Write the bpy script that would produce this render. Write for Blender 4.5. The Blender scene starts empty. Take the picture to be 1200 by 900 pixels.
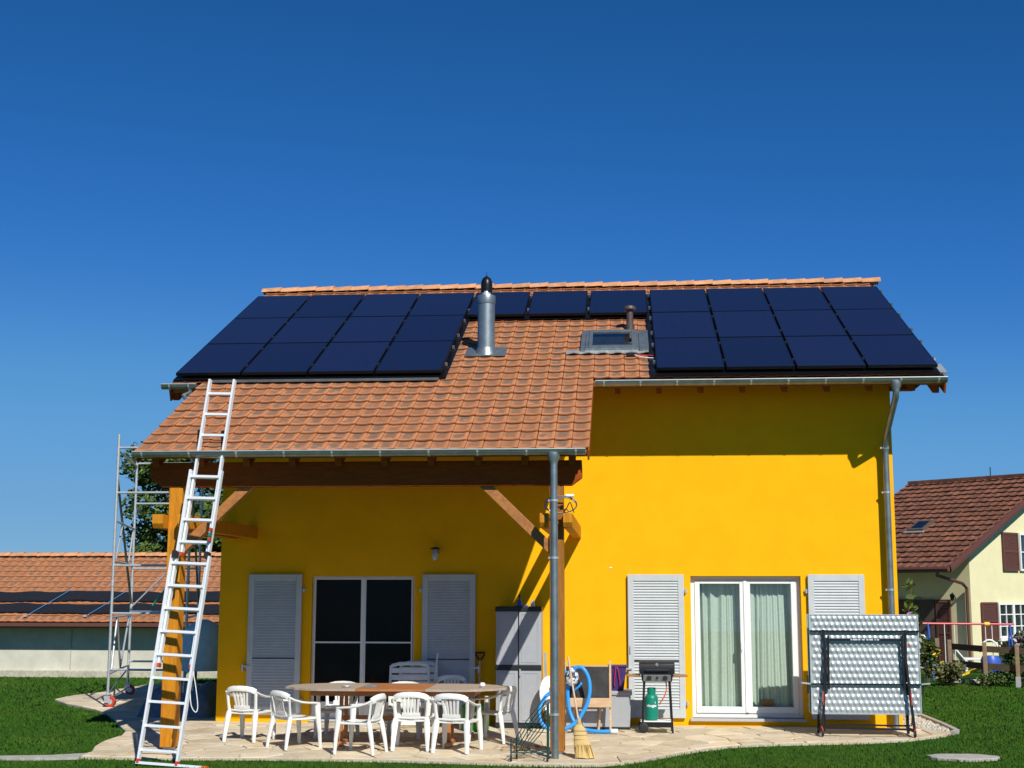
import bpy, math, random
from mathutils import Vector, Matrix
R = math.radians
random.seed(7)
scene = bpy.context.scene
col = scene.collection

# ------------------------------------------------------------------ camera
F, YAW, PIT, ROL = 1613.47, .0816, .1514, .0015
CAM = Vector((1.0329, -20.5226, 1.8809))
fw = Vector((-math.sin(YAW)*math.cos(PIT), math.cos(YAW)*math.cos(PIT), math.sin(PIT)))
rt = Vector((math.cos(YAW), math.sin(YAW), 0)); up = rt.cross(fw)
rt2 = rt*math.cos(ROL)+up*math.sin(ROL); up2 = up*math.cos(ROL)-rt*math.sin(ROL)
cam = bpy.data.cameras.new('camera'); camo = bpy.data.objects.new('camera', cam); col.objects.link(camo)
cam.sensor_width = 36; cam.lens = F/1200*36; cam.clip_start = .1; cam.clip_end = 6000
camo.matrix_world = Matrix(((rt2.x, up2.x, -fw.x, CAM.x), (rt2.y, up2.y, -fw.y, CAM.y), (rt2.z, up2.z, -fw.z, CAM.z), (0, 0, 0, 1)))
scene.camera = camo

# ------------------------------------------------------------------ sky, sun, exposure
SUN = Vector((.52, -1, .98)).normalized()
EL = math.asin(SUN.z); AZ = math.atan2(SUN.x, SUN.y)
world = bpy.data.worlds.new('World'); scene.world = world; world.use_nodes = True
nt = world.node_tree; nt.nodes.clear()
sky = nt.nodes.new('ShaderNodeTexSky'); sky.sky_type = 'NISHITA'; sky.sun_disc = False
sky.sun_elevation = EL; sky.sun_rotation = AZ; sky.altitude = 400
sky.air_density = .4; sky.dust_density = 0; sky.ozone_density = 6.0
bg = nt.nodes.new('ShaderNodeBackground'); bg.inputs['Strength'].default_value = .1
wo = nt.nodes.new('ShaderNodeOutputWorld')
# one colour response for the whole sky, like the saturated film look of the camera
def vmul(k):
    x = nt.nodes.new('ShaderNodeVectorMath'); x.operation = 'SCALE'; x.inputs['Scale'].default_value = k; return x
SK = .111
m1 = vmul(SK); m2 = vmul(1/SK); cu = nt.nodes.new('ShaderNodeRGBCurve')
for ci, pts in enumerate((((0,0),(.05,.0145),(.08,.032),(.144,.098),(.292,.165),(1,.30)), ((0,0),(.102,.104),(.19,.20),(.296,.315),(.552,.385),(1,.47)), ((0,0),(.25,.345),(.42,.555),(.645,.65),(1,.66)))):
    cv_ = cu.mapping.curves[ci]
    while len(cv_.points) < len(pts): cv_.points.new(.5, .5)
    for p_, q_ in zip(cv_.points, pts): p_.location = q_
cu.mapping.use_clip = False; cu.mapping.extend = 'HORIZONTAL'; cu.mapping.update()
nt.links.new(sky.outputs[0], m1.inputs[0]); nt.links.new(m1.outputs[0], cu.inputs['Color']); nt.links.new(cu.outputs[0], m2.inputs[0])
nt.links.new(m2.outputs[0], bg.inputs[0]); nt.links.new(bg.outputs[0], wo.inputs[0])
sl = bpy.data.lights.new('sun', 'SUN'); sl.energy = 4.7; sl.angle = R(.53); sl.color = (1, .975, .90)
so = bpy.data.objects.new('sun', sl); col.objects.link(so)
so.rotation_euler = SUN.to_track_quat('Z', 'Y').to_euler(); so.location = (20, -40, 40)
scene.view_settings.view_transform = 'Standard'; scene.view_settings.look = 'None'
scene.view_settings.exposure = 0.15; scene.view_settings.gamma = 1

# ------------------------------------------------------------------ materials
def mat(name, c, rough=.6, metal=0., var=0., vs=6., c2=None, bump=0., bs=40., spec=.4, stretch=None, island=0., coord='pos', detail=5, lo=.35, hi=.7, c3=None, s3=1., coat=0):
    """Principled with an optional second colour mixed in by noise, brightness variation, bump, per-object variation."""
    m = bpy.data.materials.new(name); m.use_nodes = True; n = m.node_tree.nodes; L = m.node_tree.links
    b = n['Principled BSDF']; b.inputs['Roughness'].default_value = rough; b.inputs['Metallic'].default_value = metal
    b.inputs['Specular IOR Level'].default_value = spec
    if coat: b.inputs['Coat Weight'].default_value = coat; b.inputs['Coat Roughness'].default_value = .08
    if not (var or c2 or bump or island):
        b.inputs['Base Color'].default_value = (*c, 1); return m
    if coord == 'pos':
        src = n.new('ShaderNodeNewGeometry').outputs['Position']
    else:
        src = n.new('ShaderNodeTexCoord').outputs['Object']
    if stretch:
        mp = n.new('ShaderNodeMapping'); mp.inputs['Scale'].default_value = stretch; L.new(src, mp.inputs[0]); src = mp.outputs[0]
    def noise(s, d=detail, ro=.6):
        t = n.new('ShaderNodeTexNoise'); t.inputs['Scale'].default_value = s; t.inputs['Detail'].default_value = d; t.inputs['Roughness'].default_value = ro
        L.new(src, t.inputs['Vector']); return t.outputs['Fac']
    def rgb(cc):
        x = n.new('ShaderNodeRGB'); x.outputs[0].default_value = (*cc, 1); return x.outputs[0]
    def mix(f, a, bb, mode='MIX'):
        x = n.new('ShaderNodeMix'); x.data_type = 'RGBA'; x.blend_type = mode
        if hasattr(f, 'node'): L.new(f, x.inputs[0])
        else: x.inputs[0].default_value = f
        L.new(a, x.inputs[6]); L.new(bb, x.inputs[7]); return x.outputs[2]
    def rng(f, a, bb, c_, d_):
        x = n.new('ShaderNodeMapRange'); L.new(f, x.inputs[0])
        for i, v in enumerate((a, bb, c_, d_)): x.inputs[i+1].default_value = v
        return x.outputs[0]
    cur = rgb(c)
    if c2: cur = mix(rng(noise(vs), lo, hi, 0, 1), cur, rgb(c2))
    if c3: cur = mix(rng(noise(s3, 4), .48, .72, 0, 1), cur, rgb(c3))
    if var or island:
        f = rng(noise(vs*2.3+.1, 3), .25, .75, 1-var, 1+var)
        if island:
            oi = n.new('ShaderNodeObjectInfo').outputs['Random']; gi = n.new('ShaderNodeNewGeometry').outputs['Random Per Island']
            a = n.new('ShaderNodeMath'); a.operation = 'ADD'; L.new(oi, a.inputs[0]); L.new(gi, a.inputs[1])
            fr = n.new('ShaderNodeMath'); fr.operation = 'FRACT'; L.new(a.outputs[0], fr.inputs[0])
            k = rng(fr.outputs[0], 0, 1, 1-island, 1+island)
            mu = n.new('ShaderNodeMath'); mu.operation = 'MULTIPLY'; L.new(f, mu.inputs[0]); L.new(k, mu.inputs[1]); f = mu.outputs[0]
        cb = n.new('ShaderNodeCombineColor')
        for i in range(3): L.new(f, cb.inputs[i])
        cur = mix(1., cur, cb.outputs[0], 'MULTIPLY')
    L.new(cur, b.inputs['Base Color'])
    if bump:
        bn = n.new('ShaderNodeBump'); bn.inputs['Strength'].default_value = bump; bn.inputs['Distance'].default_value = .01
        L.new(noise(bs, 6, .65), bn.inputs['Height']); L.new(bn.outputs[0], b.inputs['Normal'])
    return m

M = {}
M['plaster'] = mat('yellow_plaster', (.90, .455, .007), .92, var=.05, vs=1.1, bump=.35, bs=95, spec=.08, c2=(.87, .425, .007))
M['ridge'] = mat('ridge_clay', (.68, .32, .145), .85, var=.12, vs=7, c2=(.42, .22, .12), bump=.25, bs=60, island=.10, spec=.2)
M['tile_dark'] = mat('dark_brown_tile', (.235, .095, .054), .85, var=.2, vs=5, c2=(.12, .058, .04), bump=.2, bs=60, island=.2, spec=.2, lo=.4, hi=.62)
M['timber_dark'] = mat('dark_stained_timber', (.29, .078, .016), .7, spec=.1, var=.25, vs=3, stretch=(1, 6, 6), bump=.15, bs=30)
M['timber_x'] = mat('stained_beam', (.32, .066, .012), .75, spec=.06, var=.25, vs=3, stretch=(1, 8, 8), bump=.15, bs=30)
M['timber'] = mat('honey_timber', (.62, .25, .012), .6, spec=.2, var=.18, vs=4, c2=(.46, .16, .010), stretch=(6, 6, .7), bump=.15, bs=20)
M['post_brown'] = mat('brown_post', (.36, .14, .022), .6, spec=.2, var=.2, vs=4, c2=(.26, .095, .016), stretch=(6, 6, .7), bump=.15, bs=20)
M['brace'] = mat('brown_timber', (.42, .17, .045), .55, var=.2, vs=5, c2=(.30, .11, .03), stretch=(3, 3, 3), bump=.12, bs=20)
M['pine'] = mat('pine', (.68, .46, .27), .6, var=.12, vs=4, c2=(.55, .34, .18), stretch=(1, 6, 6), bump=.08, bs=30)
M['soffit'] = mat('soffit_boards', (.34, .14, .04), .7, var=.2, vs=3, stretch=(8, 1, 1))
M['zinc'] = mat('weathered_zinc', (.30, .34, .35), .42, .75, var=.16, vs=4, c2=(.22, .26, .27), bump=.05, bs=25)
M['zinc_pale'] = mat('pale_zinc_lip', (.55, .58, .58), .4, .6, var=.12, vs=4)
M['steel'] = mat('galvanised_steel', (.60, .62, .63), .42, .55, var=.15, vs=9, bump=.04, bs=60)
M['alu'] = mat('ladder_aluminium', (.84, .86, .87), .42, .25, var=.05, vs=6)
M['black_metal'] = mat('black_metal', (.018, .018, .02), .4, .3, var=.15, vs=12)
M['black_plastic'] = mat('black_plastic', (.02, .02, .022), .45, var=.15, vs=10)
M['white_plastic'] = mat('white_plastic', (.80, .80, .77), .38, var=.04, vs=5, c2=(.74, .73, .68), spec=.45, island=.05)
M['white_paint'] = mat('white_frame', (.82, .82, .80), .35, var=.03, vs=4)
M['shutter'] = mat('grey_blue_shutter', (.53, .55, .55), .5, var=.05, vs=4, c2=(.50, .52, .52))
M['granite'] = mat('granite_sill', (.45, .43, .42), .6, var=.3, vs=60, bump=.1, bs=90)
M['grey_plastic'] = mat('grey_plastic', (.37, .38, .40), .5, var=.05, vs=5)
M['curtain'] = mat('green_grey_curtain', (.62, .65, .58), .95, var=.08, vs=10, spec=.05)
M['room'] = mat('room_wall', (.35, .33, .30), .9, var=.05, vs=2)
M['teak'] = mat('oiled_teak', (.46, .19, .07), .5, var=.18, vs=6, c2=(.36, .14, .05), stretch=(.8, 9, 3), bump=.1, bs=20)
M['teak_grey'] = mat('weathered_teak', (.36, .29, .23), .7, var=.18, vs=6, c2=(.44, .34, .25), stretch=(.8, 9, 3), bump=.1, bs=20)
M['panel_frame'] = mat('black_anodised', (.012, .012, .015), .35, .6)
M['rail'] = mat('mount_rail', (.10, .10, .11), .4, .8)
M['clamp'] = mat('bright_clamp', (.75, .75, .75), .3, .9)
M['cowl'] = mat('black_cowl', (.012, .012, .012), .35, .4)
M['vent'] = mat('brown_vent', (.10, .075, .065), .5, .3, var=.2, vs=14)
M['blue_hose'] = mat('blue_hose', (.03, .30, .80), .4, var=.06, vs=8)
M['broom'] = mat('straw', (.62, .44, .17), .85, var=.22, vs=18, stretch=(9, 9, 1), bump=.5, bs=60)
M['broom_pole'] = mat('broom_pole', (.60, .42, .28), .6, var=.1, vs=10)
M['board'] = mat('blackboard', (.028, .026, .027), .75, var=.3, vs=5, c2=(.05, .048, .047))
M['purple'] = mat('purple_plastic', (.055, .03, .15), .45, var=.08, vs=8)
M['pink'] = mat('pink_strap', (.36, .03, .10), .6)
M['gas'] = mat('green_gas_bottle', (.005, .20, .13), .4, var=.06, vs=10)
M['white_print'] = mat('white_print', (.85, .85, .85), .5)
M['orange'] = mat('orange_rubber', (.60, .12, .02), .5)
M['red'] = mat('red_plastic', (.50, .05, .025), .45, var=.08, vs=10)
M['redpaint'] = mat('red_paint', (.60, .04, .05), .4, var=.08, vs=6)
M['bluepaint'] = mat('blue_paint', (.04, .10, .45), .4, var=.08, vs=6)
M['green_box'] = mat('green_plastic', (.06, .42, .03), .45, var=.05, vs=6)
M['green_wire'] = mat('dark_green_enamel', (.015, .07, .065), .4, .2, var=.15, vs=14)
M['yellow_pl'] = mat('yellow_plastic', (.85, .55, .03), .45, var=.05, vs=8)
M['dimple'] = mat('embossed_metal', (.50, .54, .55), .44, .45, var=.06, vs=3)
M['rubber'] = mat('rubber', (.02, .02, .02), .7)
M['wood_shelf'] = mat('grill_shelf_wood', (.33, .17, .055), .5, var=.2, vs=8, stretch=(1, 9, 3))
M['knob'] = mat('grill_panel', (.30, .31, .32), .35, .7, var=.1, vs=20)
M['cream'] = mat('cream_render', (.73, .67, .41), .9, var=.05, vs=1.5, bump=.2, bs=60, spec=.1)
M['brown_shutter'] = mat('brown_shutter', (.12, .045, .035), .6, var=.1, vs=6)
M['garage'] = mat('garage_render', (.62, .60, .50), .9, var=.10, vs=1.3, c2=(.54, .52, .44), bump=.15, bs=40, spec=.1)
M['plinth'] = mat('concrete_plinth', (.50, .46, .36), .9, var=.2, vs=5, c2=(.36, .34, .26), bump=.3, bs=40)
M['mat_black'] = mat('black_rubber_mat', (.012, .013, .016), .55, var=.3, vs=6, bump=.4, bs=30)
M['strap_blue'] = mat('blue_strap', (.05, .19, .40), .6)
M['strap_green'] = mat('green_strap', (.02, .35, .22), .6)
M['tarp'] = mat('grey_tarp', (.16, .18, .21), .6, var=.2, vs=5, bump=.5, bs=8)
M['cover_blue'] = mat('pale_blue_cover', (.55, .66, .68), .5, var=.1, vs=4)
M['fence'] = mat('fence_wood', (.30, .20, .12), .8, var=.25, vs=8, c2=(.20, .15, .10), bump=.2, bs=30)
M['fence_dark'] = mat('fence_rail_dark', (.095, .07, .05), .8, var=.25, vs=8, bump=.2, bs=30)
M['bark'] = mat('bark', (.10, .075, .05), .9, var=.3, vs=8, bump=.6, bs=20)
M['leafA'] = mat('tree_leaf', (.10, .150, .030), .6, var=.3, vs=1.2, c2=(.045, .085, .018), island=.4, spec=.25)
M['leafB'] = mat('shrub_leaf', (.045, .085, .020), .6, var=.3, vs=3, c2=(.03, .055, .014), island=.4, spec=.25)
M['dryplant'] = mat('dry_grass_plant', (.20, .19, .09), .8, var=.3, vs=3, c2=(.10, .13, .04), island=.3)
M['flower'] = mat('yellow_flower', (.80, .50, .02), .6, island=.1)
M['rose'] = mat('pink_flower', (.75, .55, .70), .6)
M['dry_leaf'] = mat('dry_leaf', (.36, .16, .06), .8, var=.3, vs=30, island=.4)
M['slab'] = mat('stone_slab', (.42, .39, .34), .9, var=.2, vs=5, c2=(.32, .31, .29), bump=.3, bs=25)
M['stone'] = mat('sandstone_flag', (.64, .53, .36), .8, var=.12, vs=3.2, c2=(.56, .49, .38), c3=(.52, .39, .23), s3=2.3, bump=.4, bs=18, island=.16, spec=.25)
M['mortar'] = mat('mortar', (.50, .43, .32), .95, var=.2, vs=9, bump=.5, bs=40, spec=.1)
M['gravel'] = mat('gravel', (.46, .43, .38), .9, var=.25, vs=12, island=.35, spec=.15)
M['lawn'] = mat('lawn_soil', (.032, .090, .010), .95, var=.25, vs=1.7, c2=(.025, .070, .008), bump=.9, bs=45, spec=.05, c3=(.036, .072, .011), s3=.8)
M['blade'] = mat('grass_blade', (.036, .105, .009), .8, var=.22, vs=.9, c2=(.046, .122, .011), island=.18, spec=.08, c3=(.075, .125, .016), s3=.7)
_bn = M['blade'].node_tree; _g = _bn.nodes.new('ShaderNodeNewGeometry'); _v = _bn.nodes.new('ShaderNodeVectorMath'); _v.operation = 'MULTIPLY_ADD'; _v.inputs[1].default_value = (.35,.35,.35); _v.inputs[2].default_value = (0,0,.9)
_w = _bn.nodes.new('ShaderNodeVectorMath'); _w.operation = 'NORMALIZE'; _bn.links.new(_g.outputs['Normal'], _v.inputs[0]); _bn.links.new(_v.outputs[0], _w.inputs[0]); _bn.links.new(_w.outputs[0], _bn.nodes['Principled BSDF'].inputs['Normal'])
M['text_dark'] = mat('grey_print', (.55, .55, .55), .6)

def tile_mat(name, c, cd, cj):
    m = bpy.data.materials.new(name); m.use_nodes = True; n = m.node_tree.nodes; L = m.node_tree.links; b = n['Principled BSDF']
    b.inputs['Roughness'].default_value = .88; b.inputs['Specular IOR Level'].default_value = .15
    def mth(op, a, bb=None, cc=None):
        x = n.new('ShaderNodeMath'); x.operation = op
        for i, v in enumerate((a,bb,cc)):
            if v is None: continue
            if hasattr(v, 'node'): L.new(v, x.inputs[i])
            else: x.inputs[i].default_value = v
        return x.outputs[0]
    def sm(f, a, bb):
        x = n.new('ShaderNodeMapRange'); x.interpolation_type = 'SMOOTHSTEP'; L.new(f, x.inputs[0]); x.inputs[1].default_value = a; x.inputs[2].default_value = bb; return x.outputs[0]
    at = n.new('ShaderNodeAttribute'); at.attribute_name = 'tuv'; sp = n.new('ShaderNodeSeparateXYZ'); L.new(at.outputs['Vector'], sp.inputs[0])
    pos = n.new('ShaderNodeNewGeometry'); oi = n.new('ShaderNodeObjectInfo')
    rnd = mth('FRACT', mth('ADD', oi.outputs['Random'], pos.outputs['Random Per Island']))
    def noise(s_, d):
        t = n.new('ShaderNodeTexNoise'); t.inputs['Scale'].default_value = s_; t.inputs['Detail'].default_value = d; L.new(pos.outputs['Position'], t.inputs['Vector']); return t.outputs['Fac']
    n1 = noise(7.5, 3); n2 = noise(30, 4)
    u = mth('ADD', sp.outputs[0], mth('MULTIPLY', mth('SUBTRACT', n1, .5), .5))
    mu = mth('SUBTRACT', 1., sm(mth('ABSOLUTE', mth('SUBTRACT', u, .44)), .18, .50)); mv = sm(sp.outputs[1], .02, .11)
    dk = mth('MULTIPLY', mth('MULTIPLY', mu, mv), mth('MULTIPLY', sm(n1, .24, .52), mth('MULTIPLY_ADD', rnd, .5, .6)))
    jt = mth('SUBTRACT', 1., sm(sp.outputs[0], .0, .045))
    def mix(f, a, bb):
        x = n.new('ShaderNodeMix'); x.data_type = 'RGBA'; L.new(f, x.inputs[0])
        for i, v in ((6,a),(7,bb)):
            if hasattr(v, 'node'): L.new(v, x.inputs[i])
            else: x.inputs[i].default_value = (*v, 1)
        return x.outputs[2]
    cur = mix(mth('MULTIPLY', dk, .95), c, cd); cur = mix(mth('MULTIPLY', jt, .75), cur, cj)
    br_ = mth('MULTIPLY', mth('MULTIPLY_ADD', rnd, .22, .89), mth('MULTIPLY_ADD', n2, .4, .8))
    cb = n.new('ShaderNodeCombineColor')
    for i in range(3): L.new(br_, cb.inputs[i])
    x = n.new('ShaderNodeMix'); x.data_type = 'RGBA'; x.blend_type = 'MULTIPLY'; x.inputs[0].default_value = 1; L.new(cur, x.inputs[6]); L.new(cb.outputs[0], x.inputs[7]); L.new(x.outputs[2], b.inputs['Base Color'])
    bn = n.new('ShaderNodeBump'); bn.inputs['Strength'].default_value = .2; bn.inputs['Distance'].default_value = .008; L.new(n2, bn.inputs['Height']); L.new(bn.outputs[0], b.inputs['Normal'])
    return m
M['tile'] = tile_mat('clay_tile', (.48, .192, .082), (.175, .110, .075), (.10, .05, .03))

def glass_mat(name, tint, refl, rough=.0, body=None, bodyf=0.):
    m = bpy.data.materials.new(name); m.use_nodes = True; n = m.node_tree.nodes; L = m.node_tree.links
    n.remove(n['Principled BSDF']); out = n['Material Output']
    tr = n.new('ShaderNodeBsdfTransparent'); tr.inputs[0].default_value = (*tint, 1)
    gl = n.new('ShaderNodeBsdfGlossy'); gl.inputs['Roughness'].default_value = rough
    lw = n.new('ShaderNodeLayerWeight'); lw.inputs[0].default_value = .5
    pw = n.new('ShaderNodeMath'); pw.operation = 'POWER'; pw.inputs[1].default_value = 5; L.new(lw.outputs['Facing'], pw.inputs[0])
    fr = n.new('ShaderNodeMath'); fr.operation = 'MULTIPLY_ADD'; fr.inputs[1].default_value = .95; fr.inputs[2].default_value = .045; L.new(pw.outputs[0], fr.inputs[0])
    mx = n.new('ShaderNodeMixShader')
    mu = n.new('ShaderNodeMath'); mu.operation = 'MULTIPLY'; mu.inputs[1].default_value = refl
    L.new(fr.outputs[0], mu.inputs[0]); L.new(mu.outputs[0], mx.inputs[0])
    s = tr.outputs[0]
    if body:
        df = n.new('ShaderNodeBsdfDiffuse'); df.inputs[0].default_value = (*body, 1)
        m2 = n.new('ShaderNodeMixShader'); m2.inputs[0].default_value = bodyf
        L.new(s, m2.inputs[1]); L.new(df.outputs[0], m2.inputs[2]); s = m2.outputs[0]
    L.new(s, mx.inputs[1]); L.new(gl.outputs[0], mx.inputs[2]); L.new(mx.outputs[0], out.inputs[0])
    return m
M['glass'] = glass_mat('window_glass', (.90, .94, .92), 1.3)
M['screen'] = glass_mat('fly_screen', (.40, .40, .40), .25, .2, (.012, .012, .013), .5)
M['nglass'] = glass_mat('far_glass', (.55, .58, .6), 1.6)

def panel_mat():
    m = bpy.data.materials.new('solar_glass'); m.use_nodes = True; n = m.node_tree.nodes; L = m.node_tree.links
    b = n['Principled BSDF']
    tc = n.new('ShaderNodeTexCoord'); sp = n.new('ShaderNodeSeparateXYZ'); L.new(tc.outputs['Object'], sp.inputs[0])
    def lines(o, k, w):
        a = n.new('ShaderNodeMath'); a.operation = 'MULTIPLY'; a.inputs[1].default_value = k; L.new(o, a.inputs[0])
        f = n.new('ShaderNodeMath'); f.operation = 'FRACT'; L.new(a.outputs[0], f.inputs[0])
        c = n.new('ShaderNodeMath'); c.operation = 'LESS_THAN'; c.inputs[1].default_value = w; L.new(f.outputs[0], c.inputs[0]); return c.outputs[0]
    l1 = lines(sp.outputs[0], 6/.965, .035); l2 = lines(sp.outputs[1], 10/1.605, .03); l3 = lines(sp.outputs[0], 18/.965, .045)
    mxx = n.new('ShaderNodeMath'); mxx.operation = 'MAXIMUM'; L.new(l1, mxx.inputs[0]); L.new(l2, mxx.inputs[1])
    oi = n.new('ShaderNodeObjectInfo')
    r = n.new('ShaderNodeMapRange'); L.new(oi.outputs['Random'], r.inputs[0]); r.inputs[3].default_value = .85; r.inputs[4].default_value = 1.15
    base = n.new('ShaderNodeRGB'); base.outputs[0].default_value = (.009, .014, .046, 1)
    cc = n.new('ShaderNodeCombineColor')
    for i in range(3): L.new(r.outputs[0], cc.inputs[i])
    m0 = n.new('ShaderNodeMix'); m0.data_type = 'RGBA'; m0.blend_type = 'MULTIPLY'; m0.inputs[0].default_value = 1; L.new(base.outputs[0], m0.inputs[6]); L.new(cc.outputs[0], m0.inputs[7])
    m1 = n.new('ShaderNodeMix'); m1.data_type = 'RGBA'; L.new(mxx.outputs[0], m1.inputs[0]); L.new(m0.outputs[2], m1.inputs[6]); m1.inputs[7].default_value = (.008, .010, .022, 1)
    m2 = n.new('ShaderNodeMix'); m2.data_type = 'RGBA'; L.new(l3, m2.inputs[0]); L.new(m1.outputs[2], m2.inputs[6]); m2.inputs[7].default_value = (.016, .024, .068, 1)
    L.new(m2.outputs[2], b.inputs['Base Color'])
    b.inputs['Roughness'].default_value = .16; b.inputs['Specular IOR Level'].default_value = .18
    return m
M['solar'] = panel_mat()

# ------------------------------------------------------------------ mesh builder
class B:
    def __init__(s): s.v = []; s.f = []; s.a = []
    def add(s, vs, fs):
        o = len(s.v); s.v += [tuple(v) for v in vs]; s.f += [tuple(i+o for i in f) for f in fs]; return s
    def box(s, x0, x1, y0, y1, z0, z1):
        return s.add([(x0,y0,z0),(x1,y0,z0),(x1,y1,z0),(x0,y1,z0),(x0,y0,z1),(x1,y0,z1),(x1,y1,z1),(x0,y1,z1)],
                     [(0,3,2,1),(4,5,6,7),(0,1,5,4),(1,2,6,5),(2,3,7,6),(3,0,4,7)])
    def hexa(s, p): # 8 pts bottom 4 ccw, top 4 ccw
        return s.add(p, [(0,3,2,1),(4,5,6,7),(0,1,5,4),(1,2,6,5),(2,3,7,6),(3,0,4,7)])
    def bar(s, p0, p1, w, h, upv=(0,0,1), w1=None, h1=None):
        """rectangular bar from p0 to p1, w along side, h along up"""
        p0 = Vector(p0); p1 = Vector(p1); d = (p1-p0).normalized(); u = Vector(upv); sd = d.cross(u)
        if sd.length < 1e-4: sd = d.cross(Vector((0,1,0)))
        sd.normalize(); u = sd.cross(d); w1 = w if w1 is None else w1; h1 = h if h1 is None else h1
        P = []
        for p, ww, hh in ((p0,w,h),(p1,w1,h1)):
            P += [p-sd*ww/2-u*hh/2, p+sd*ww/2-u*hh/2, p+sd*ww/2+u*hh/2, p-sd*ww/2+u*hh/2]
        return s.add(P, [(0,3,2,1),(4,5,6,7),(0,1,5,4),(1,2,6,5),(2,3,7,6),(3,0,4,7)])
    def tube(s, pts, r, n=8, cap=True, closed=False):
        pts = [Vector(p) for p in pts]; m = len(pts); rr = r if isinstance(r, (list, tuple)) else [r]*m
        vs = []; prev = None
        for i, p in enumerate(pts):
            if closed: d = pts[(i+1)%m]-pts[i-1]
            else: d = pts[min(i+1,m-1)]-pts[max(i-1,0)]
            d.normalize()
            if prev is None:
                a = Vector((0,0,1)) if abs(d.z) < .9 else Vector((1,0,0))
                u = d.cross(a).normalized()
            else:
                u = (prev-d*prev.dot(d)).normalized()
            prev = u; w = d.cross(u)
            for k in range(n):
                t = 2*math.pi*k/n; vs.append(p+(u*math.cos(t)+w*math.sin(t))*rr[i])
        fs = []
        for i in range(m if closed else m-1):
            j = (i+1) % m
            for k in range(n):
                q = (k+1) % n; fs.append((i*n+k, i*n+q, j*n+q, j*n+k))
        if cap and not closed: fs += [tuple(range(n-1,-1,-1)), tuple(range((m-1)*n, m*n))]
        return s.add(vs, fs)
    def ribbon(s, pts, w, h, upv=(0,0,1)):
        """swept rectangular section; w,h scalar or per point; up may be list"""
        pts = [Vector(p) for p in pts]; m = len(pts); vs = []
        for i, p in enumerate(pts):
            d = (pts[min(i+1,m-1)]-pts[max(i-1,0)]).normalized()
            u = Vector(upv[i] if isinstance(upv, list) else upv); sd = d.cross(u).normalized(); u = sd.cross(d)
            ww = (w[i] if isinstance(w, (list,tuple)) else w)/2; hh = (h[i] if isinstance(h, (list,tuple)) else h)/2
            c = .35
            for a, b_ in ((-1,-c),(-c,-1),(c,-1),(1,-c),(1,c),(c,1),(-c,1),(-1,c)):
                vs.append(p+sd*ww*a+u*hh*b_)
        fs = []
        for i in range(m-1):
            for k in range(8):
                q = (k+1)%8; fs.append((i*8+k, i*8+q, (i+1)*8+q, (i+1)*8+k))
        fs += [tuple(range(7,-1,-1)), tuple(range((m-1)*8, m*8))]
        return s.add(vs, fs)
    def prism(s, poly, axis, a, b):
        """poly list of 2D pts, extruded along axis from a to b"""
        def mk(p, t): return {'x':(t,p[0],p[1]), 'y':(p[0],t,p[1]), 'z':(p[0],p[1],t)}[axis]
        n = len(poly); vs = [mk(p,a) for p in poly]+[mk(p,b) for p in poly]
        fs = [tuple(range(n-1,-1,-1)), tuple(range(n,2*n))]+[(i,(i+1)%n,n+(i+1)%n,n+i) for i in range(n)]
        return s.add(vs, fs)
    def lathe(s, prof, n=16, c=(0,0,0), axis='z'):
        vs = []; c = Vector(c)
        for r, z in prof:
            for k in range(n):
                t = 2*math.pi*k/n; x, y = r*math.cos(t), r*math.sin(t)
                vs.append(c+(Vector((x,y,z)) if axis == 'z' else Vector((x,z,y)) if axis == 'y' else Vector((z,x,y))))
        fs = [(i*n+k, i*n+(k+1)%n, (i+1)*n+(k+1)%n, (i+1)*n+k) for i in range(len(prof)-1) for k in range(n)]
        fs += [tuple(range(n-1,-1,-1)), tuple(range((len(prof)-1)*n, len(prof)*n))]
        return s.add(vs, fs)
    def mesh(s, name, m, smooth=False):
        me = bpy.data.meshes.new(name); me.from_pydata(s.v, [], s.f); me.validate(); me.update()
        if s.a and len(s.a) == len(me.vertices):
            at_ = me.attributes.new('tuv', 'FLOAT_VECTOR', 'POINT'); at_.data.foreach_set('vector', [c for q in s.a for c in q])
        if m: me.materials.append(M[m] if isinstance(m, str) else m)
        if smooth:
            me.polygons.foreach_set('use_smooth', [True]*len(me.polygons))
            if smooth != 'all': me.set_sharp_from_angle(angle=R(40))
        return me
    def obj(s, name, m, parent=None, smooth=False, bevel=0, loc=None):
        o = bpy.data.objects.new(name, s.mesh(name, m, smooth)); col.objects.link(o)
        if parent: o.parent = parent
        if loc: o.location = loc
        if bevel:
            b = o.modifiers.new('bevel', 'BEVEL'); b.width = bevel; b.segments = 2; b.limit_method = 'ANGLE'; b.angle_limit = R(35)
        return o
def tag(o, label=None, cat=None, group=None, kind=None):
    if label: o['label'] = label
    if cat: o['category'] = cat
    if group: o['group'] = group
    if kind: o['kind'] = kind
    return o
def thing(name, label, cat, loc=(0,0,0), rz=0, group=None):
    o = bpy.data.objects.new(name, None); col.objects.link(o); o.location = loc; o.rotation_euler = (0,0,rz); o.empty_display_size = .2
    return tag(o, label, cat, group)
def dup(o, parent=None):
    c = o.copy(); col.objects.link(c); c.parent = parent
    for ch in o.children: dup(ch, c)
    return c
def gz(x, y):
    z = .02*max(-8., min(0., y))
    if y > 8 and x < -4: z -= .035*min(y-8, 9)
    return z

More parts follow.
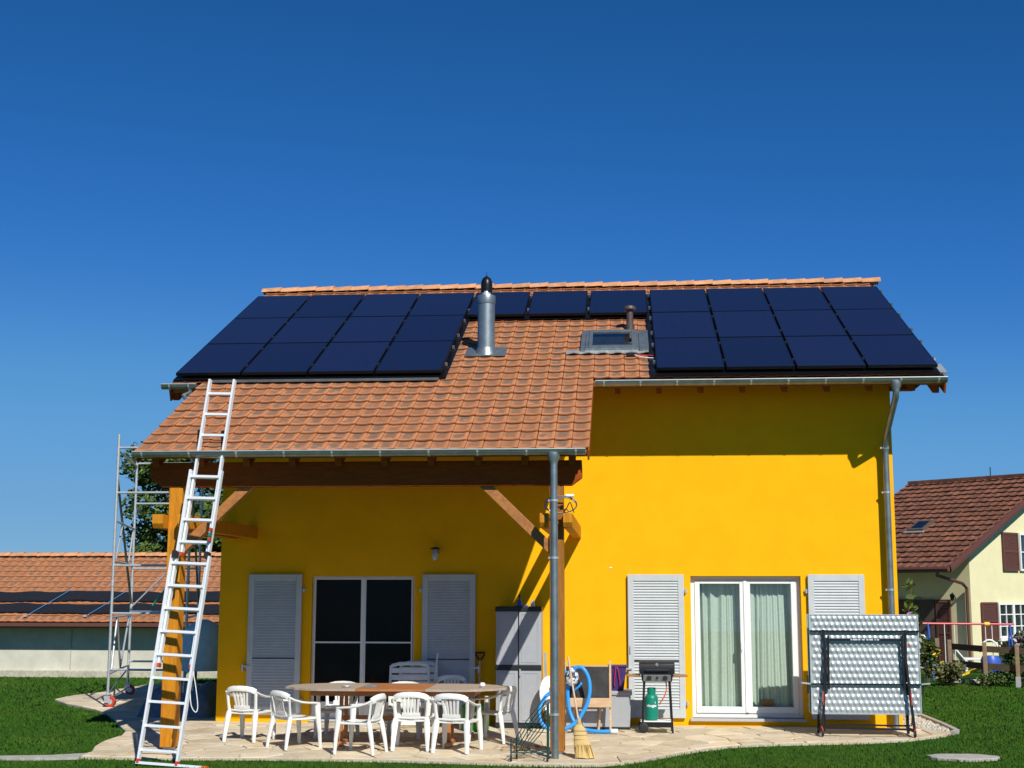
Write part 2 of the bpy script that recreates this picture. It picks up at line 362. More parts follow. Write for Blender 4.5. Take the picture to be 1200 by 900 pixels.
# ------------------------------------------------------------------ ground: lawn, patio, gravel
PATIO = [(-5.59,-3.78),(-4.95,-3.82),(-4.3,-3.81),(-3.43,-3.74),(-2.6,-3.74),(-1.87,-3.76),(-1.0,-3.86),(-.3,-3.96),(.3,-3.99),(.68,-3.95),(1.0,-3.75),(1.29,-3.43),(1.5,-3.08),(1.72,-2.79),(2.03,-2.42),
         (2.4,-2.11),(2.75,-1.95),(3.08,-1.84),(3.6,-1.70),(4.11,-1.58),(4.7,-1.35),(5.13,-1.0),(5.38,-.72),(5.52,-.46),(4.99,-.02),(-5.05,-.02),(-5.08,9.1),(-8.94,9.07),
         (-8.99,7.14),(-9.05,5.9),(-9.26,4.97),(-9.17,3.93),(-8.57,3.02),(-7.7,2.03),(-7.19,1.26),(-6.75,.4),(-6.31,-.55),(-5.98,-1.2),(-5.84,-1.74),(-5.86,-2.3),(-5.76,-2.9),(-5.62,-3.35)]
def inside(p, poly):
    x, y = p; c = False; n = len(poly)
    for i in range(n):
        x1, y1 = poly[i]; x2, y2 = poly[i-1]
        if (y1 > y) != (y2 > y) and x < (x2-x1)*(y-y1)/(y2-y1)+x1: c = not c
    return c
def axis_pts(a, b, fine, lo, hi, coarse):
    out = []; x = lo
    while x < hi: out.append(x); x += fine
    out.append(hi); s = coarse; x = hi
    while x < b: x += s; s *= 1.5; out.append(min(x,b))
    s = coarse; x = lo
    while x > a: x -= s; s *= 1.5; out.append(max(x,a))
    return sorted(set(out))
xs = axis_pts(-2500, 2500, .5, -14, 14, 1.); ys = axis_pts(-60, 4000, .5, -8, 20, 1.)
b = B(); nx = len(xs)
for y in ys:
    for x in xs: b.v.append((x, y, gz(x,y)-.035+.006*math.sin(x*2.1+1)*math.sin(y*1.7)))
for j in range(len(ys)-1):
    for i in range(nx-1): b.f.append((j*nx+i, j*nx+i+1, (j+1)*nx+i+1, (j+1)*nx+i))
tag(b.obj('lawn', 'lawn', smooth='all'), kind='structure')

patio = B()
def strip_poly(poly, dz, bld):
    n = len(poly); vs = [(x,y,gz(x,y)+dz) for x,y in poly]
    bld.add(vs+[(x,y,z-.06) for x,y,z in vs], [tuple(range(n))]+[(n+i,n+(i+1)%n,(i+1)%n,i) for i in range(n)])
# mortar bed: front part and side part as separate sheets following the fall of the ground
strip_poly([p for p in PATIO if p[1] < 0] , -.003, patio)
strip_poly([(-5.05,-.02),(-5.08,9.1)]+[p for p in PATIO if p[1] > 0 and p[0] < -6.5]+[(-6.31,-.55)], -.002, patio)
patio_o = tag(patio.obj('patio', 'mortar'), 'pale sandstone crazy paving patio around the house', None, kind='structure')

def clip_half(poly, px, py, nx_, ny_):
    out = []; n = len(poly)
    for i in range(n):
        a = poly[i]; c = poly[(i+1)%n]
        da = (a[0]-px)*nx_+(a[1]-py)*ny_; dc = (c[0]-px)*nx_+(c[1]-py)*ny_
        if da <= 0: out.append(a)
        if (da < 0 < dc) or (dc < 0 < da):
            t = da/(da-dc); out.append((a[0]+(c[0]-a[0])*t, a[1]+(c[1]-a[1])*t))
    return out
rs = random.Random(5); seeds = []
def scatter(n, x0, x1, y0, y1, dmin):
    k = 0; t = 0
    while k < n and t < n*60:
        t += 1; p = (rs.uniform(x0,x1), rs.uniform(y0,y1)); d = dmin*rs.uniform(.8,1.25)
        if inside(p, PATIO) and all((p[0]-q[0])**2/1.7+(p[1]-q[1])**2 > d*d for q in seeds): seeds.append(p); k += 1
scatter(220, -6, 5.6, -4, 0, .34); scatter(72, -9.3, -5.05, 0, 9.1, .55)
for i, sdp in enumerate(seeds):
    poly = list(PATIO)
    for q in seeds:
        if q is sdp: continue
        dx, dy = q[0]-sdp[0], q[1]-sdp[1]
        if dx*dx+dy*dy > 6: continue
        poly = clip_half(poly, (sdp[0]+q[0])/2, (sdp[1]+q[1])/2, dx, dy)
        if len(poly) < 3: break
    if len(poly) < 3: continue
    cx = sum(p[0] for p in poly)/len(poly); cy = sum(p[1] for p in poly)/len(poly)
    pp = []
    for p in poly:
        dx, dy = p[0]-cx, p[1]-cy; L_ = math.hypot(dx,dy) or 1; k = max(.3, 1-.014/L_)
        pp.append((dx*k, dy*k))
    if max(abs(p[0]) for p in pp) > 1.6 or max(abs(p[1]) for p in pp) > 1.6: continue
    zt = rs.uniform(.0, .008); tx, ty = rs.uniform(-.006,.006), rs.uniform(-.006,.006); n = len(pp)
    bb = B(); g0 = gz(cx,cy)
    top = [(x,y,gz(cx+x,cy+y)-g0+zt+tx*x+ty*y) for x,y in pp]; inn = [(x*.97,y*.97,z+.004) for x,y,z in top]; bot = [(x,y,z-.03) for x,y,z in top]
    bb.add(bot+top+inn, [(k_, (k_+1)%n, n+(k_+1)%n, n+k_) for k_ in range(n)]+[(n+k_, n+(k_+1)%n, 2*n+(k_+1)%n, 2*n+k_) for k_ in range(n)]+[tuple(range(2*n,3*n))])
    bb.obj('flagstone', 'stone', patio_o, loc=(cx,cy,g0))

# narrow concrete edging running away from the patio corner
b = B(); ed = [(-12,-3.80),(-9,-3.76),(-7.6,-3.78),(-6.6,-3.77),(-6.0,-3.66),(-5.63,-3.44),(-5.60,-3.80),(-6.1,-3.93),(-6.6,-3.97),(-7.6,-3.98),(-9,-3.97),(-12,-4.0)]
n = len(ed); b.add([(x,y,gz(x,y)-.06) for x,y in ed]+[(x,y,gz(x,y)-.004) for x,y in ed], [tuple(range(n,2*n))]+[(i,(i+1)%n,n+(i+1)%n,n+i) for i in range(n)])
tag(b.obj('path', 'slab'), kind='structure')

# gravel strip round the right hand corner of the house, with a small concrete edge
GR = [(5.0,-.02),(5.50,-.44),(5.62,-.30),(5.62,2.4),(5.58,8.5),(4.97,8.5)]
b = B(); n = len(GR); b.add([(x,y,gz(x,y)-.02) for x,y in GR], [tuple(range(n))])
tag(b.obj('gravel_bed', 'mortar'), kind='structure')
rg = random.Random(3); b = B()
for i in range(2600):
    x, y = rg.uniform(4.97,5.6), rg.uniform(-.45,8.4)
    if not inside((x,y), GR): continue
    r = rg.uniform(.012,.03); z = gz(x,y)-.018; a = rg.uniform(0,3.1)
    ca, sa = math.cos(a)*r, math.sin(a)*r
    b.add([(x+ca,y+sa,z),(x-sa*.8,y+ca*.8,z),(x-ca,y-sa,z),(x+sa*.8,y-ca*.8,z),(x,y,z+r*rg.uniform(.7,1.2))], [(0,1,4),(1,2,4),(2,3,4),(3,0,4)])
tag(b.obj('gravel', 'gravel'), 'loose grey gravel along the side of the yellow house', 'gravel', kind='stuff')
b = B(); kp = [(5.53,-.50),(5.64,-.28),(5.66,.6),(5.66,2.6),(5.62,8.5)]
for i in range(len(kp)-1): b.bar((kp[i][0],kp[i][1],gz(*kp[i])-.03), (kp[i+1][0],kp[i+1][1],gz(*kp[i+1])-.03), .07, .10)
tag(b.obj('kerb', 'slab'), kind='structure')

# grass blades
rb = random.Random(11); b = B()
def on_lawn(x, y):
    if inside((x,y), PATIO) or inside((x,y), GR): return False
    if -5.1 < x < 5.7 and y > -.1: return False
    if -12 < x < -5.6 and -3.99 < y < -3.75: return False
    if ((x-5.12)/.43)**2+((y+2.86)/.27)**2 < 1: return False
    return True
def blades(n, x0, x1, y0, y1, h, w, test=None):
    for i in range(n):
        x, y = rb.uniform(x0,x1), rb.uniform(y0,y1)
        if test and not test(x,y): continue
        if not on_lawn(x,y): continue
        z = gz(x,y)-.036; hh = h*rb.uniform(.55,1.25); a = rb.uniform(0,math.pi); dx, dy = math.cos(a)*w/2, math.sin(a)*w/2
        lx, ly = rb.uniform(-.6,.6)*hh, rb.uniform(-.6,.6)*hh
        b.add([(x-dx,y-dy,z),(x+dx,y+dy,z),(x+lx,y+ly,z+hh)], [(0,1,2)])
blades(46000, -7.5, 6.8, -5.6, -3.4, .032, .012)
blades(40000, 1.0, 9.5, -5.6, 0, .034, .014)
blades(26000, 4.8, 10.5, 0, 11, .036, .024)
blades(30000, -13, -5.5, -3.8, 3.2, .034, .018)
blades(20000, -18, -8.5, 3, 14.6, .038, .032)
tag(b.obj('grass', 'blade'), 'short green lawn grass around the patio', 'grass', kind='stuff')

# stone inspection slab in the lawn
b = B(); pts = [(.43*math.cos(2*math.pi*k/20)*(1+.05*math.sin(k*2.3)), .27*math.sin(2*math.pi*k/20)*(1+.07*math.cos(k*1.7))) for k in range(20)]
b.prism(pts, 'z', -.05, .03)
tag(b.obj('stone_slab', 'slab', bevel=.01, loc=(5.12,-2.86,gz(5,-2.86)-.035)), 'oval grey stone slab set flat in the lawn', 'slab')

# ------------------------------------------------------------------ the yellow house
TH = .44936; CT, ST = math.cos(TH), math.sin(TH)
ND = Vector((0,-ST,CT)); DD = Vector((0,CT,ST))
PO = Vector((0,-.80,5.116)); TO = PO-ND*.14           # panel plane and tile plane origins
def rp(u, v, h=0.): return TO+Vector((u,0,0))+DD*v+ND*h   # point on the front roof
house = thing('house', 'two-storey yellow rendered house with clay tile roof, timber porch and solar panels', 'house', (0,4.4,0))
HL = Vector((0,4.4,0))
def hobj(bld, name, m, parent=None, **k):
    """children of the house are modelled in world coordinates and shifted to the house origin"""
    off = HL if parent is None else Vector((0,0,0))
    if parent is None: bld.v = [(v[0]-off.x, v[1]-off.y, v[2]-off.z) for v in bld.v]
    else: bld.v = [(v[0]-HL.x, v[1]-HL.y, v[2]-HL.z) for v in bld.v]
    return bld.obj(name, m, parent or house, **k)
WX0, WX1 = -5.05, 4.957
OPEN = [(-3.645,-2.095,.05,2.145),(1.982,3.574,.115,2.146)]
b = B(); zx = sorted({WX0,WX1}|{o[0] for o in OPEN}|{o[1] for o in OPEN}); zz = sorted({-.15,5.16}|{o[2] for o in OPEN}|{o[3] for o in OPEN})
for i in range(len(zx)-1):
    for j in range(len(zz)-1):
        cx, cz = (zx[i]+zx[i+1])/2, (zz[j]+zz[j+1])/2
        if any(o[0] < cx < o[1] and o[2] < cz < o[3] for o in OPEN): continue
        b.add([(zx[i],0,zz[j]),(zx[i+1],0,zz[j]),(zx[i+1],0,zz[j+1]),(zx[i],0,zz[j+1])], [(0,1,2,3)])
for x0,x1,z0,z1 in OPEN:   # reveals
    b.add([(x0,0,z0),(x1,0,z0),(x1,0,z1),(x0,0,z1),(x0,.34,z0),(x1,.34,z0),(x1,.34,z1),(x0,.34,z1)], [(0,4,5,1),(1,5,6,2),(2,6,7,3),(3,7,4,0)])
hobj(b, 'front_wall', 'plaster')
b = B(); g = [(0,-.15),(0,5.16),(4.44,7.26),(8.88,5.16),(8.88,-.15)]
b.add([(WX0,y,z) for y,z in g], [(0,1,2,3,4)]); hobj(b, 'side_wall', 'plaster')
b = B(); b.add([(WX1,y,z) for y,z in g], [(4,3,2,1,0)]); hobj(b, 'side_wall', 'plaster')
b = B(); b.add([(WX1,8.88,-.15),(WX0,8.88,-.15),(WX0,8.88,5.16),(WX1,8.88,5.16)], [(0,1,2,3)]); hobj(b, 'back_wall', 'plaster')
for nm, x0, x1 in (('room', WX0+.06, .6), ('room', .64, WX1-.06)):
    b = B(); b.add([(x0,.34,.05),(x1,.34,.05),(x1,5.5,.05),(x0,5.5,.05),(x0,.34,2.55),(x1,.34,2.55),(x1,5.5,2.55),(x0,5.5,2.55)], [(0,1,2,3),(7,6,5,4),(1,5,6,2),(2,6,7,3),(3,7,4,0)])
    hobj(b, nm, 'room')

# roof slabs
VR = 5.75; RY, RZ = (TO+DD*VR).y, (TO+DD*VR).z
b = B()
def slab(u0, u1, v0, v1, h0, h1):
    P = [rp(u0,v0,h0),rp(u1,v0,h0),rp(u1,v1,h0),rp(u0,v1,h0),rp(u0,v0,h1),rp(u1,v0,h1),rp(u1,v1,h1),rp(u0,v1,h1)]
    b.hexa(P)
slab(-5.63, 5.55, -.11, VR, -.13, -.035); slab(-5.15, .57, -3.0, -.12, -.115, -.036)
back = [(RY,RZ-.04),(RY+5.7*CT,RZ-.04-5.7*ST),(RY+5.7*CT,RZ-.16-5.7*ST),(RY,RZ-.16)]
b.prism(back, 'x', -5.63, 5.55)
roof = hobj(b, 'roof', 'soffit')
# tiles
def tile_mesh(W=.2229, L=.40):
    prof = [(0,.004),(.020,.0),(.075,-.003),(.135,-.001),(.172,.004),(.197,.009),(.2215,.007)]
    t = B(); n = len(prof); k = W/.2229
    for y, dz in ((0,.022),(L,-.010)):
        for x, z in prof: t.v.append((x*k, y, z+dz))
    for x, z in prof: t.v.append((x*k, .002, min(z+.022-.018, .010)))
    t.f += [(i,i+1,n+i+1,n+i) for i in range(n-1)]+[(2*n+i,2*n+i+1,i+1,i) for i in range(n-1)]
    t.v += [(0,L,-.03),(W,L,-.03)]
    t.v = [(x*.982,y,z) for x,y,z in t.v]; t.a = [(x/W,y,0.) for x,y,z in t.v]
    t.f += [(n-1,2*n+n-1,3*n+1,2*n-1),(0,n,3*n,2*n)]
    return t
tb = tile_mesh(); tile_me = tb.mesh('tile', 'tile', smooth=True)
TROT = Matrix((( 1,0,0),(0,CT,-ST),(0,ST,CT)))
rt_ = random.Random(21); parts = []; rest = B(); TW = .2229; TC = .3333
spots = []
LOWX0, LOWX1 = -5.19, .605
for k in range(0, 9):
    for i in range(26): spots.append((LOWX0+i*TW, -3.06+k*TC, True))
for k in range(9, 27):
    v = -3.06+k*TC
    for i in range(51):
        u = LOWX0+(i-2)*TW
        if u+TW > 5.60: continue
        if 15 > k >= 12 and .30 < u < 1.20 and False: continue
        vis = -1.75 < u < 1.5 and k < 20
        spots.append((u, v, vis))
spots = [s for s in spots if not (.42 < s[0]+TW/2 < 1.32 and 1.28 < s[1]+.15 < 2.42)]   # under the skylight
vis = sorted([s for s in spots if s[2]], key=lambda s: s[1])
for s in vis[:300]: parts.append(s)
chosen = set(parts)
for s in spots:
    p = rp(s[0], s[1], rt_.uniform(-.003,.003)); tilt = rt_.uniform(-.010,.010)
    if s in chosen:
        o = bpy.data.objects.new('roof_tile', tile_me); col.objects.link(o); o.parent = roof
        o.location = p-HL+Vector((rt_.uniform(-.003,.003),0,0)); o.rotation_euler = (TH, tilt*.6, tilt)
    else:
        rest.add([p+TROT@Vector(v) for v in tb.v], tb.f); rest.a += tb.a
tag(hobj(rest, 'roof_tiles', 'tile', roof, smooth=True), kind='stuff')
# ridge tiles
def ridge_mesh(L):
    t = B(); n = 7
    for x, r in ((0,.115),(L*.9,.130),(L,.135),(L,.115)):
        for k in range(n):
            a = math.pi*(.04+.92*k/(n-1)); t.v.append((x, -r*1.15*math.cos(a), r*.95*math.sin(a)-.03))
    t.f = [(j*n+k, (j+1)*n+k, (j+1)*n+k+1, j*n+k+1) for j in range(3) for k in range(n-1)]+[tuple(range(n))]
    return t
RL = .335; rme = ridge_mesh(RL+.03).mesh('ridge_tile', 'ridge', smooth=True)
nr = int(11.30/RL)
for i in range(nr+1):
    o = bpy.data.objects.new('ridge_tile', rme); col.objects.link(o); o.parent = roof
    o.location = Vector((-5.72+i*RL, RY, RZ+.01+rt_.uniform(-.004,.004)))-HL; o.rotation_euler = (rt_.uniform(-.02,.02), -.02+rt_.uniform(-.01,.01), rt_.uniform(-.015,.015))
# verge boards (barge boards) at the gable edges
for x in (-5.655, 5.575):
    b = B(); P = []
    for xx in (x-.012, x+.012):
        P += [rp(xx,-.16,-.24), rp(xx,VR,-.24), rp(xx,VR,-.02), rp(xx,-.16,-.02)]
    b.add(P, [(3,2,1,0),(4,5,6,7),(0,1,5,4),(1,2,6,5),(2,3,7,6),(3,0,4,7)]); hobj(b, 'verge_board', 'timber_dark', roof)
for x in (-5.175, .59):
    b = B(); P = []
    for xx in (x-.012, x+.012):
        P += [rp(xx,-3.02,-.16), rp(xx,-.2,-.16), rp(xx,-.2,-.037), rp(xx,-3.02,-.037)]
    b.add(P, [(3,2,1,0),(4,5,6,7),(0,1,5,4),(1,2,6,5),(2,3,7,6),(3,0,4,7)]); hobj(b, 'verge_board', 'timber_dark', roof)
# rafters
def rafter(x, v0, v1, h=.14, w=.085, m='timber_dark'):
    b = B(); P = []
    for xx in (x-w/2, x+w/2):
        P += [rp(xx,v0,-.116-h), rp(xx,v1,-.116-h), rp(xx,v1,-.132), rp(xx,v0,-.132)]
    b.add(P, [(3,2,1,0),(4,5,6,7),(0,1,5,4),(1,2,6,5),(2,3,7,6),(3,0,4,7)]); hobj(b, 'rafter', m, roof)
for i in range(10): rafter(.38-.595*i, -2.93, -.15)
for i in range(8): rafter(.95+.60*i, -.02, 1.0, .13, .08)
for x in (-5.3, -5.62): rafter(x, -.02, 1.0, .16, .09)

# gutters: half round section with front bead, swept along x
def gutter(x0, x1, y, z, r, nbr, parent=None):
    b = B(); n = 9; pr = []
    for k in range(n): a = math.pi+math.pi*k/(n-1); pr.append((y-r*math.cos(a)*-1, z+r*math.sin(a)))
    inn = [(y+(p[0]-y)*.93, z+(p[1]-z)*.93+.001) for p in pr][::-1]
    b.prism(pr+inn, 'x', x0, x1)
    for xx in (x0, x1-.004): b.prism(pr, 'x', xx-.001, xx+.003)
    o = hobj(b, 'gutter', 'zinc', smooth=True)
    b = B(); b.tube([(x0,y-r,z+.004),(x1,y-r,z+.004)], .011, 6); hobj(b, 'gutter_bead', 'zinc_pale', o, smooth=True)
    for i in range(nbr):
        x = x0+.12+(x1-x0-.24)*i/max(1,nbr-1)
        bb = B(); pts = [(x, y+r*1.05*math.cos(a), z+r*1.05*math.sin(a)) for a in [math.pi+math.pi*k/8 for k in range(9)]]
        bb.ribbon(pts, .025, .005, upv=[(0,math.cos(a),math.sin(a)) for a in [math.pi+math.pi*k/8 for k in range(9)]]); hobj(bb, 'bracket', 'zinc_pale', o)
    return o
eL = rp(0,-3.06,0); gutter(-5.17, .56, eL.y-.07, eL.z-.012, .066, 10)
eM = rp(0,-.11,0); gutter(.635, 5.58, eM.y-.075, eM.z-.04, .066, 10)
gutter(-5.75, -5.22, eM.y-.075, eM.z-.02, .066, 2)
b = B(); y, z = eM.y-.075, eM.z-.06
b.tube([(-5.33,y,z-.05),(-5.31,y-.05,z-.09),(-5.40,y-.07,z-.13),(-5.34,y-.12,z-.20),(-5.22,y-.16,z-.215)], .036, 10); hobj(b, 'outlet_pipe', 'zinc', smooth=True)
# small sheet at the right end of the eave
b = B(); b.hexa([rp(5.50,-.12,.03),rp(5.60,-.12,.03),rp(5.60,.30,.03),rp(5.50,.30,.03),rp(5.50,-.12,.06),rp(5.60,-.12,.06),rp(5.60,.30,.06),rp(5.50,.30,.06)]); hobj(b, 'verge_flashing', 'zinc_pale', roof)
# dark lead apron under the left array
b = B(); b.hexa([rp(-5.05,-.17,.040),rp(-1.65,-.17,.040),rp(-1.65,-.075,.040),rp(-5.05,-.075,.040),rp(-5.05,-.17,.052),rp(-1.65,-.17,.052),rp(-1.65,-.075,.052),rp(-5.05,-.075,.052)]); hobj(b, 'apron_flashing', 'zinc', roof)

b = B(); b.box(-5.15,.57,eL.y+.005,eL.y+.03,eL.z-.05,eL.z+.004); hobj(b, 'eave_light_stop', 'timber_dark', roof)  # board added behind the gutter to block sun leaking below the tiles
# downpipes
def downpipe(pts, clamps, base=None):
    b = B(); b.tube(pts, .046, 12); o = hobj(b, 'downpipe', 'zinc', smooth=True)
    p = pts[0]; b = B(); b.lathe([(.075,.0),(.078,-.06),(.05,-.12),(.05,-.14)], 12, p); hobj(b, 'funnel', 'zinc', o, smooth=True)
    for c in clamps:
        b = B(); b.lathe([(.0525,-.014),(.0525,.014)], 12, c); b.box(c[0]-.075,c[0]-.045,c[1]-.01,c[1]+.01,c[2]-.012,c[2]+.012); hobj(b, 'pipe_clamp', 'zinc_pale', o, smooth=True)
gy = eL.y-.07
downpipe([(.165,gy,eL.z-.05),(.165,gy,3.3),(.166,gy,2.9),(.17,gy,1.5),(.17,gy,gz(0,gy)+.002)], [(.168,gy,3.02),(.17,gy,2.32),(.17,gy,.45)])
gy = eM.y-.075
downpipe([(4.87,gy,eM.z-.08),(4.87,gy,eM.z-.22),(4.868,gy+.03,eM.z-.30),(4.845,-.24,4.20),(4.838,-.13,4.08),(4.838,-.115,3.9),(4.838,-.115,1.5),(4.838,-.115,.0)], [(4.838,-.115,4.0),(4.838,-.115,3.35),(4.838,-.115,1.95)])

# porch timber
b = B(); b.prism([(-5.06,3.55),(-5.06,3.36),(-4.90,3.235),(.372,3.235),(.50,3.33),(.505,3.36),(.50,3.55)], 'y', -3.24, -3.08); hobj(b, 'porch_beam', 'timber_x')
for nm, x0, x1 in (('L',-4.80,-4.625), ('R',.092,.268)):
    b = B(); b.box(x0,x1,-3.23,-3.0,gz(0,-3.1)+.04,3.235); o = hobj(b, 'porch_post', 'timber' if nm == 'L' else 'post_brown', bevel=.006)
    b = B(); b.box(x0+.03,x1-.03,-3.19,-3.04,gz(0,-3.1)-.01,gz(0,-3.1)+.042); hobj(b, 'post_shoe', 'steel', o)
for sgn, xp, xb in ((1,.10,-.72),(-1,-4.63,-3.80)):
    b = B(); b.bar((xb-.05*sgn,-3.13,3.29),(xp+.03*sgn,-3.13,2.42),.11,.12,(0,0,1)); hobj(b, 'brace', 'brace', bevel=.004)
for x0, x1 in ((-4.945,-4.803),(-4.622,-4.50),(-.02,.089),(.271,.385)):
    b = B(); b.prism([(-3.42,2.875),(-3.42,2.76),(-3.38,2.70),(.02,2.70),(.02,2.875)], 'x', x0, x1); hobj(b, 'cross_beam', 'timber', bevel=.004)
# eaves purlin ends showing past the right and left gable
b = B(); b.prism([(4.95,5.0),(4.95,4.86),(5.30,4.86),(5.44,4.97),(5.44,5.0)], 'y', -.10, .08); hobj(b, 'purlin', 'timber_dark')
b = B(); b.prism([(-5.05,5.0),(-5.05,4.74),(-5.45,4.74),(-5.60,4.86),(-5.60,5.0)], 'y', -.10, .08); hobj(b, 'purlin', 'timber_dark')
for x in (5.47,):
    rafter(x, -.06, 5.6, .15, .09)

# flue, vent pipe, skylight
cb = Vector((-1.085,.45,rp(0,0).z+(.45-rp(0,0).y)*ST/CT))
b = B(); b.lathe([(.142,-.12),(.140,.10),(.134,.42),(.134,.80),(.134,.801)], 24, cb); flue = hobj(b, 'flue', 'zinc', smooth=True)
b = B(); b.lathe([(.140,.79),(.142,.795),(.142,.90),(.136,.925),(.07,.935)], 24, cb); hobj(b, 'collar', 'zinc', flue, smooth=True)
b = B(); b.lathe([(.075,.90),(.068,1.0)], 16, cb); hobj(b, 'neck', 'steel', flue, smooth=True)
b = B(); b.lathe([(.088,.97),(.092,1.10),(.085,1.16),(.062,1.21),(.02,1.24),(.006,1.25),(.003,1.31)], 16, cb+Vector((0,.02,0))); hobj(b, 'cowl', 'cowl', flue, smooth=True)
def roofbox(u0,u1,v0,v1,h0,h1):
    return [rp(u0,v0,h0),rp(u1,v0,h0),rp(u1,v1,h0),rp(u0,v1,h0),rp(u0,v0,h1),rp(u1,v0,h1),rp(u1,v1,h1),rp(u0,v1,h1)]
b = B(); cv = (cb-TO).dot(DD)
b.hexa(roofbox(-1.40,-.77,cv-.22,cv+.24,.03,.045)); b.lathe([(.20,-.06),(.145,.09)], 20, cb); hobj(b, 'flue_flashing', 'zinc', flue, smooth=True)
b = B(); p = rp(1.15,0); vz = rp(0,0).z+(1.62-rp(0,0).y)*ST/CT; vc = Vector((1.15,1.62,vz))
b.lathe([(.075,-.05),(.075,.10),(.055,.12),(.055,.36)], 16, vc); vent = hobj(b, 'vent_pipe', 'vent', smooth=True)
b = B(); b.lathe([(.06,.33),(.10,.345),(.105,.37),(.09,.40),(.03,.42)], 16, vc); hobj(b, 'vent_cap', 'vent', vent, smooth=True)
b = B()
for q in ((.45,.51,1.30,2.42),(1.22,1.28,1.30,2.42),(.51,1.22,1.30,1.37),(.51,1.22,2.34,2.42)): b.hexa(roofbox(*q,-.03,.075))
skyl = hobj(b, 'skylight', 'zinc', bevel=.008)
b = B()
for q in ((.50,.56,1.36,2.35),(1.17,1.23,1.36,2.35),(.56,1.17,1.36,1.44),(.56,1.17,2.26,2.35)): b.hexa(roofbox(*q,.03,.095))
hobj(b, 'sash', 'zinc', skyl, bevel=.006)
b = B(); b.hexa(roofbox(.56,1.17,1.44,2.26,.070,.076)); hobj(b, 'pane', M['solar'] if False else 'nglass', skyl)
b = B(); b.hexa(roofbox(.56,1.17,1.42,2.28,-.02,.0)); hobj(b, 'shaft', 'room', skyl)
b = B(); nseg = 22
for i in range(nseg):
    u0, u1 = .16+i*(1.46-.16)/nseg, .16+(i+1)*(1.46-.16)/nseg
    w0, w1 = [.045+.012*math.sin(u*28) for u in (u0,u1)]
    b.hexa([rp(u0,1.17,w0-.012),rp(u1,1.17,w1-.012),rp(u1,1.31,.035),rp(u0,1.31,.035),rp(u0,1.17,w0),rp(u1,1.17,w1),rp(u1,1.31,.045),rp(u0,1.31,.045)])
hobj(b, 'lead_apron', 'zinc_pale', skyl)
for q in ((1.285,1.43),(.38,.447)):
    b = B(); b.hexa(roofbox(*q,1.24,2.36,.03,.075)); hobj(b, 'side_flashing', 'zinc', skyl)
b = B(); b.tube([rp(1.20,1.02,.05),rp(1.28,.90,.055),rp(1.38,.80,.06),rp(1.50,.78,.06)], .008, 5); hobj(b, 'cable', 'white_plastic', roof)
b = B(); b.tube([rp(1.22,1.02,.05),rp(1.32,.98,.055),rp(1.42,.93,.06),rp(1.52,.90,.06)], .008, 5); hobj(b, 'cable', 'redpaint', roof)
b = B(); b.hexa(roofbox(1.08,1.22,1.0,1.07,.03,.07)); hobj(b, 'junction_box', 'black_plastic', roof)

# shutters
def shutter(x0, x1, hinge):
    z0, z1 = .116, 2.168; y0, y1 = -.062, -.024; f = .085; mz = .93
    b = B(); b.box(x0,x0+f,y0,y1,z0,z1); b.box(x1-f,x1,y0,y1,z0,z1)
    b.box(x0+f,x1-f,y0,y1,z0,z0+.12); b.box(x0+f,x1-f,y0,y1,z1-.095,z1); b.box(x0+f,x1-f,y0+.004,y1,mz-.02,mz+.02)
    o = hobj(b, 'shutter', 'shutter', bevel=.004)
    for a, c in ((z0+.12,mz-.02),(mz+.02,z1-.095)):
        b = B(); n = int((c-a)/.040); st = (c-a)/n
        for i in range(n):
            z = a+i*st
            b.hexa([(x0+f,y0+.005,z+.003),(x1-f,y0+.005,z+.003),(x1-f,y0+.022,z+.006),(x0+f,y0+.022,z+.006),(x0+f,y0+.005,z+.014),(x1-f,y0+.005,z+.014),(x1-f,y0+.021,z+st*.99),(x0+f,y0+.021,z+st*.99)])
        b.box(x0+f,x1-f,y0+.022,y0+.030,a,c)
        tag(hobj(b, 'louvres', 'shutter', o), kind='stuff')
    b = B(); b.box(x0+f,x1-f,y0-.008,y0+.003,mz-.006,mz+.008); hobj(b, 'drip_rail', 'panel_frame', o)
    s = 1 if hinge == 'r' else -1; xe = x1 if hinge == 'r' else x0; xo = x0 if hinge == 'r' else x1
    for z in (.32, 1.93):
        b = B(); b.lathe([(.016,-.03),(.016,.03)], 8, (xe+.025*s,-.035,z)); b.box(min(xe,xe+.05*s),max(xe,xe+.05*s),-.03,.0,z-.012,z+.012); hobj(b, 'hinge', 'steel', o)
    b = B(); b.box(min(xo-.06*s,xo+.05*s),max(xo-.06*s,xo+.05*s),-.085,-.064,.80,.825); b.box(xo-.055*s-.01,xo-.055*s+.01,-.09,-.0,.74,.84); hobj(b, 'catch', 'steel', o)
    b = B(); b.tube([(xo+.03*s,-.065,1.02),(xo+.03*s,-.085,1.04),(xo+.03*s,-.085,1.13),(xo+.03*s,-.065,1.15)], .005, 6); hobj(b, 'pull_handle', 'steel', o)
shutter(-4.5925,-3.7845,'r'); shutter(-1.97,-1.178,'l'); shutter(1.064,1.881,'r'); shutter(3.671,4.475,'l')

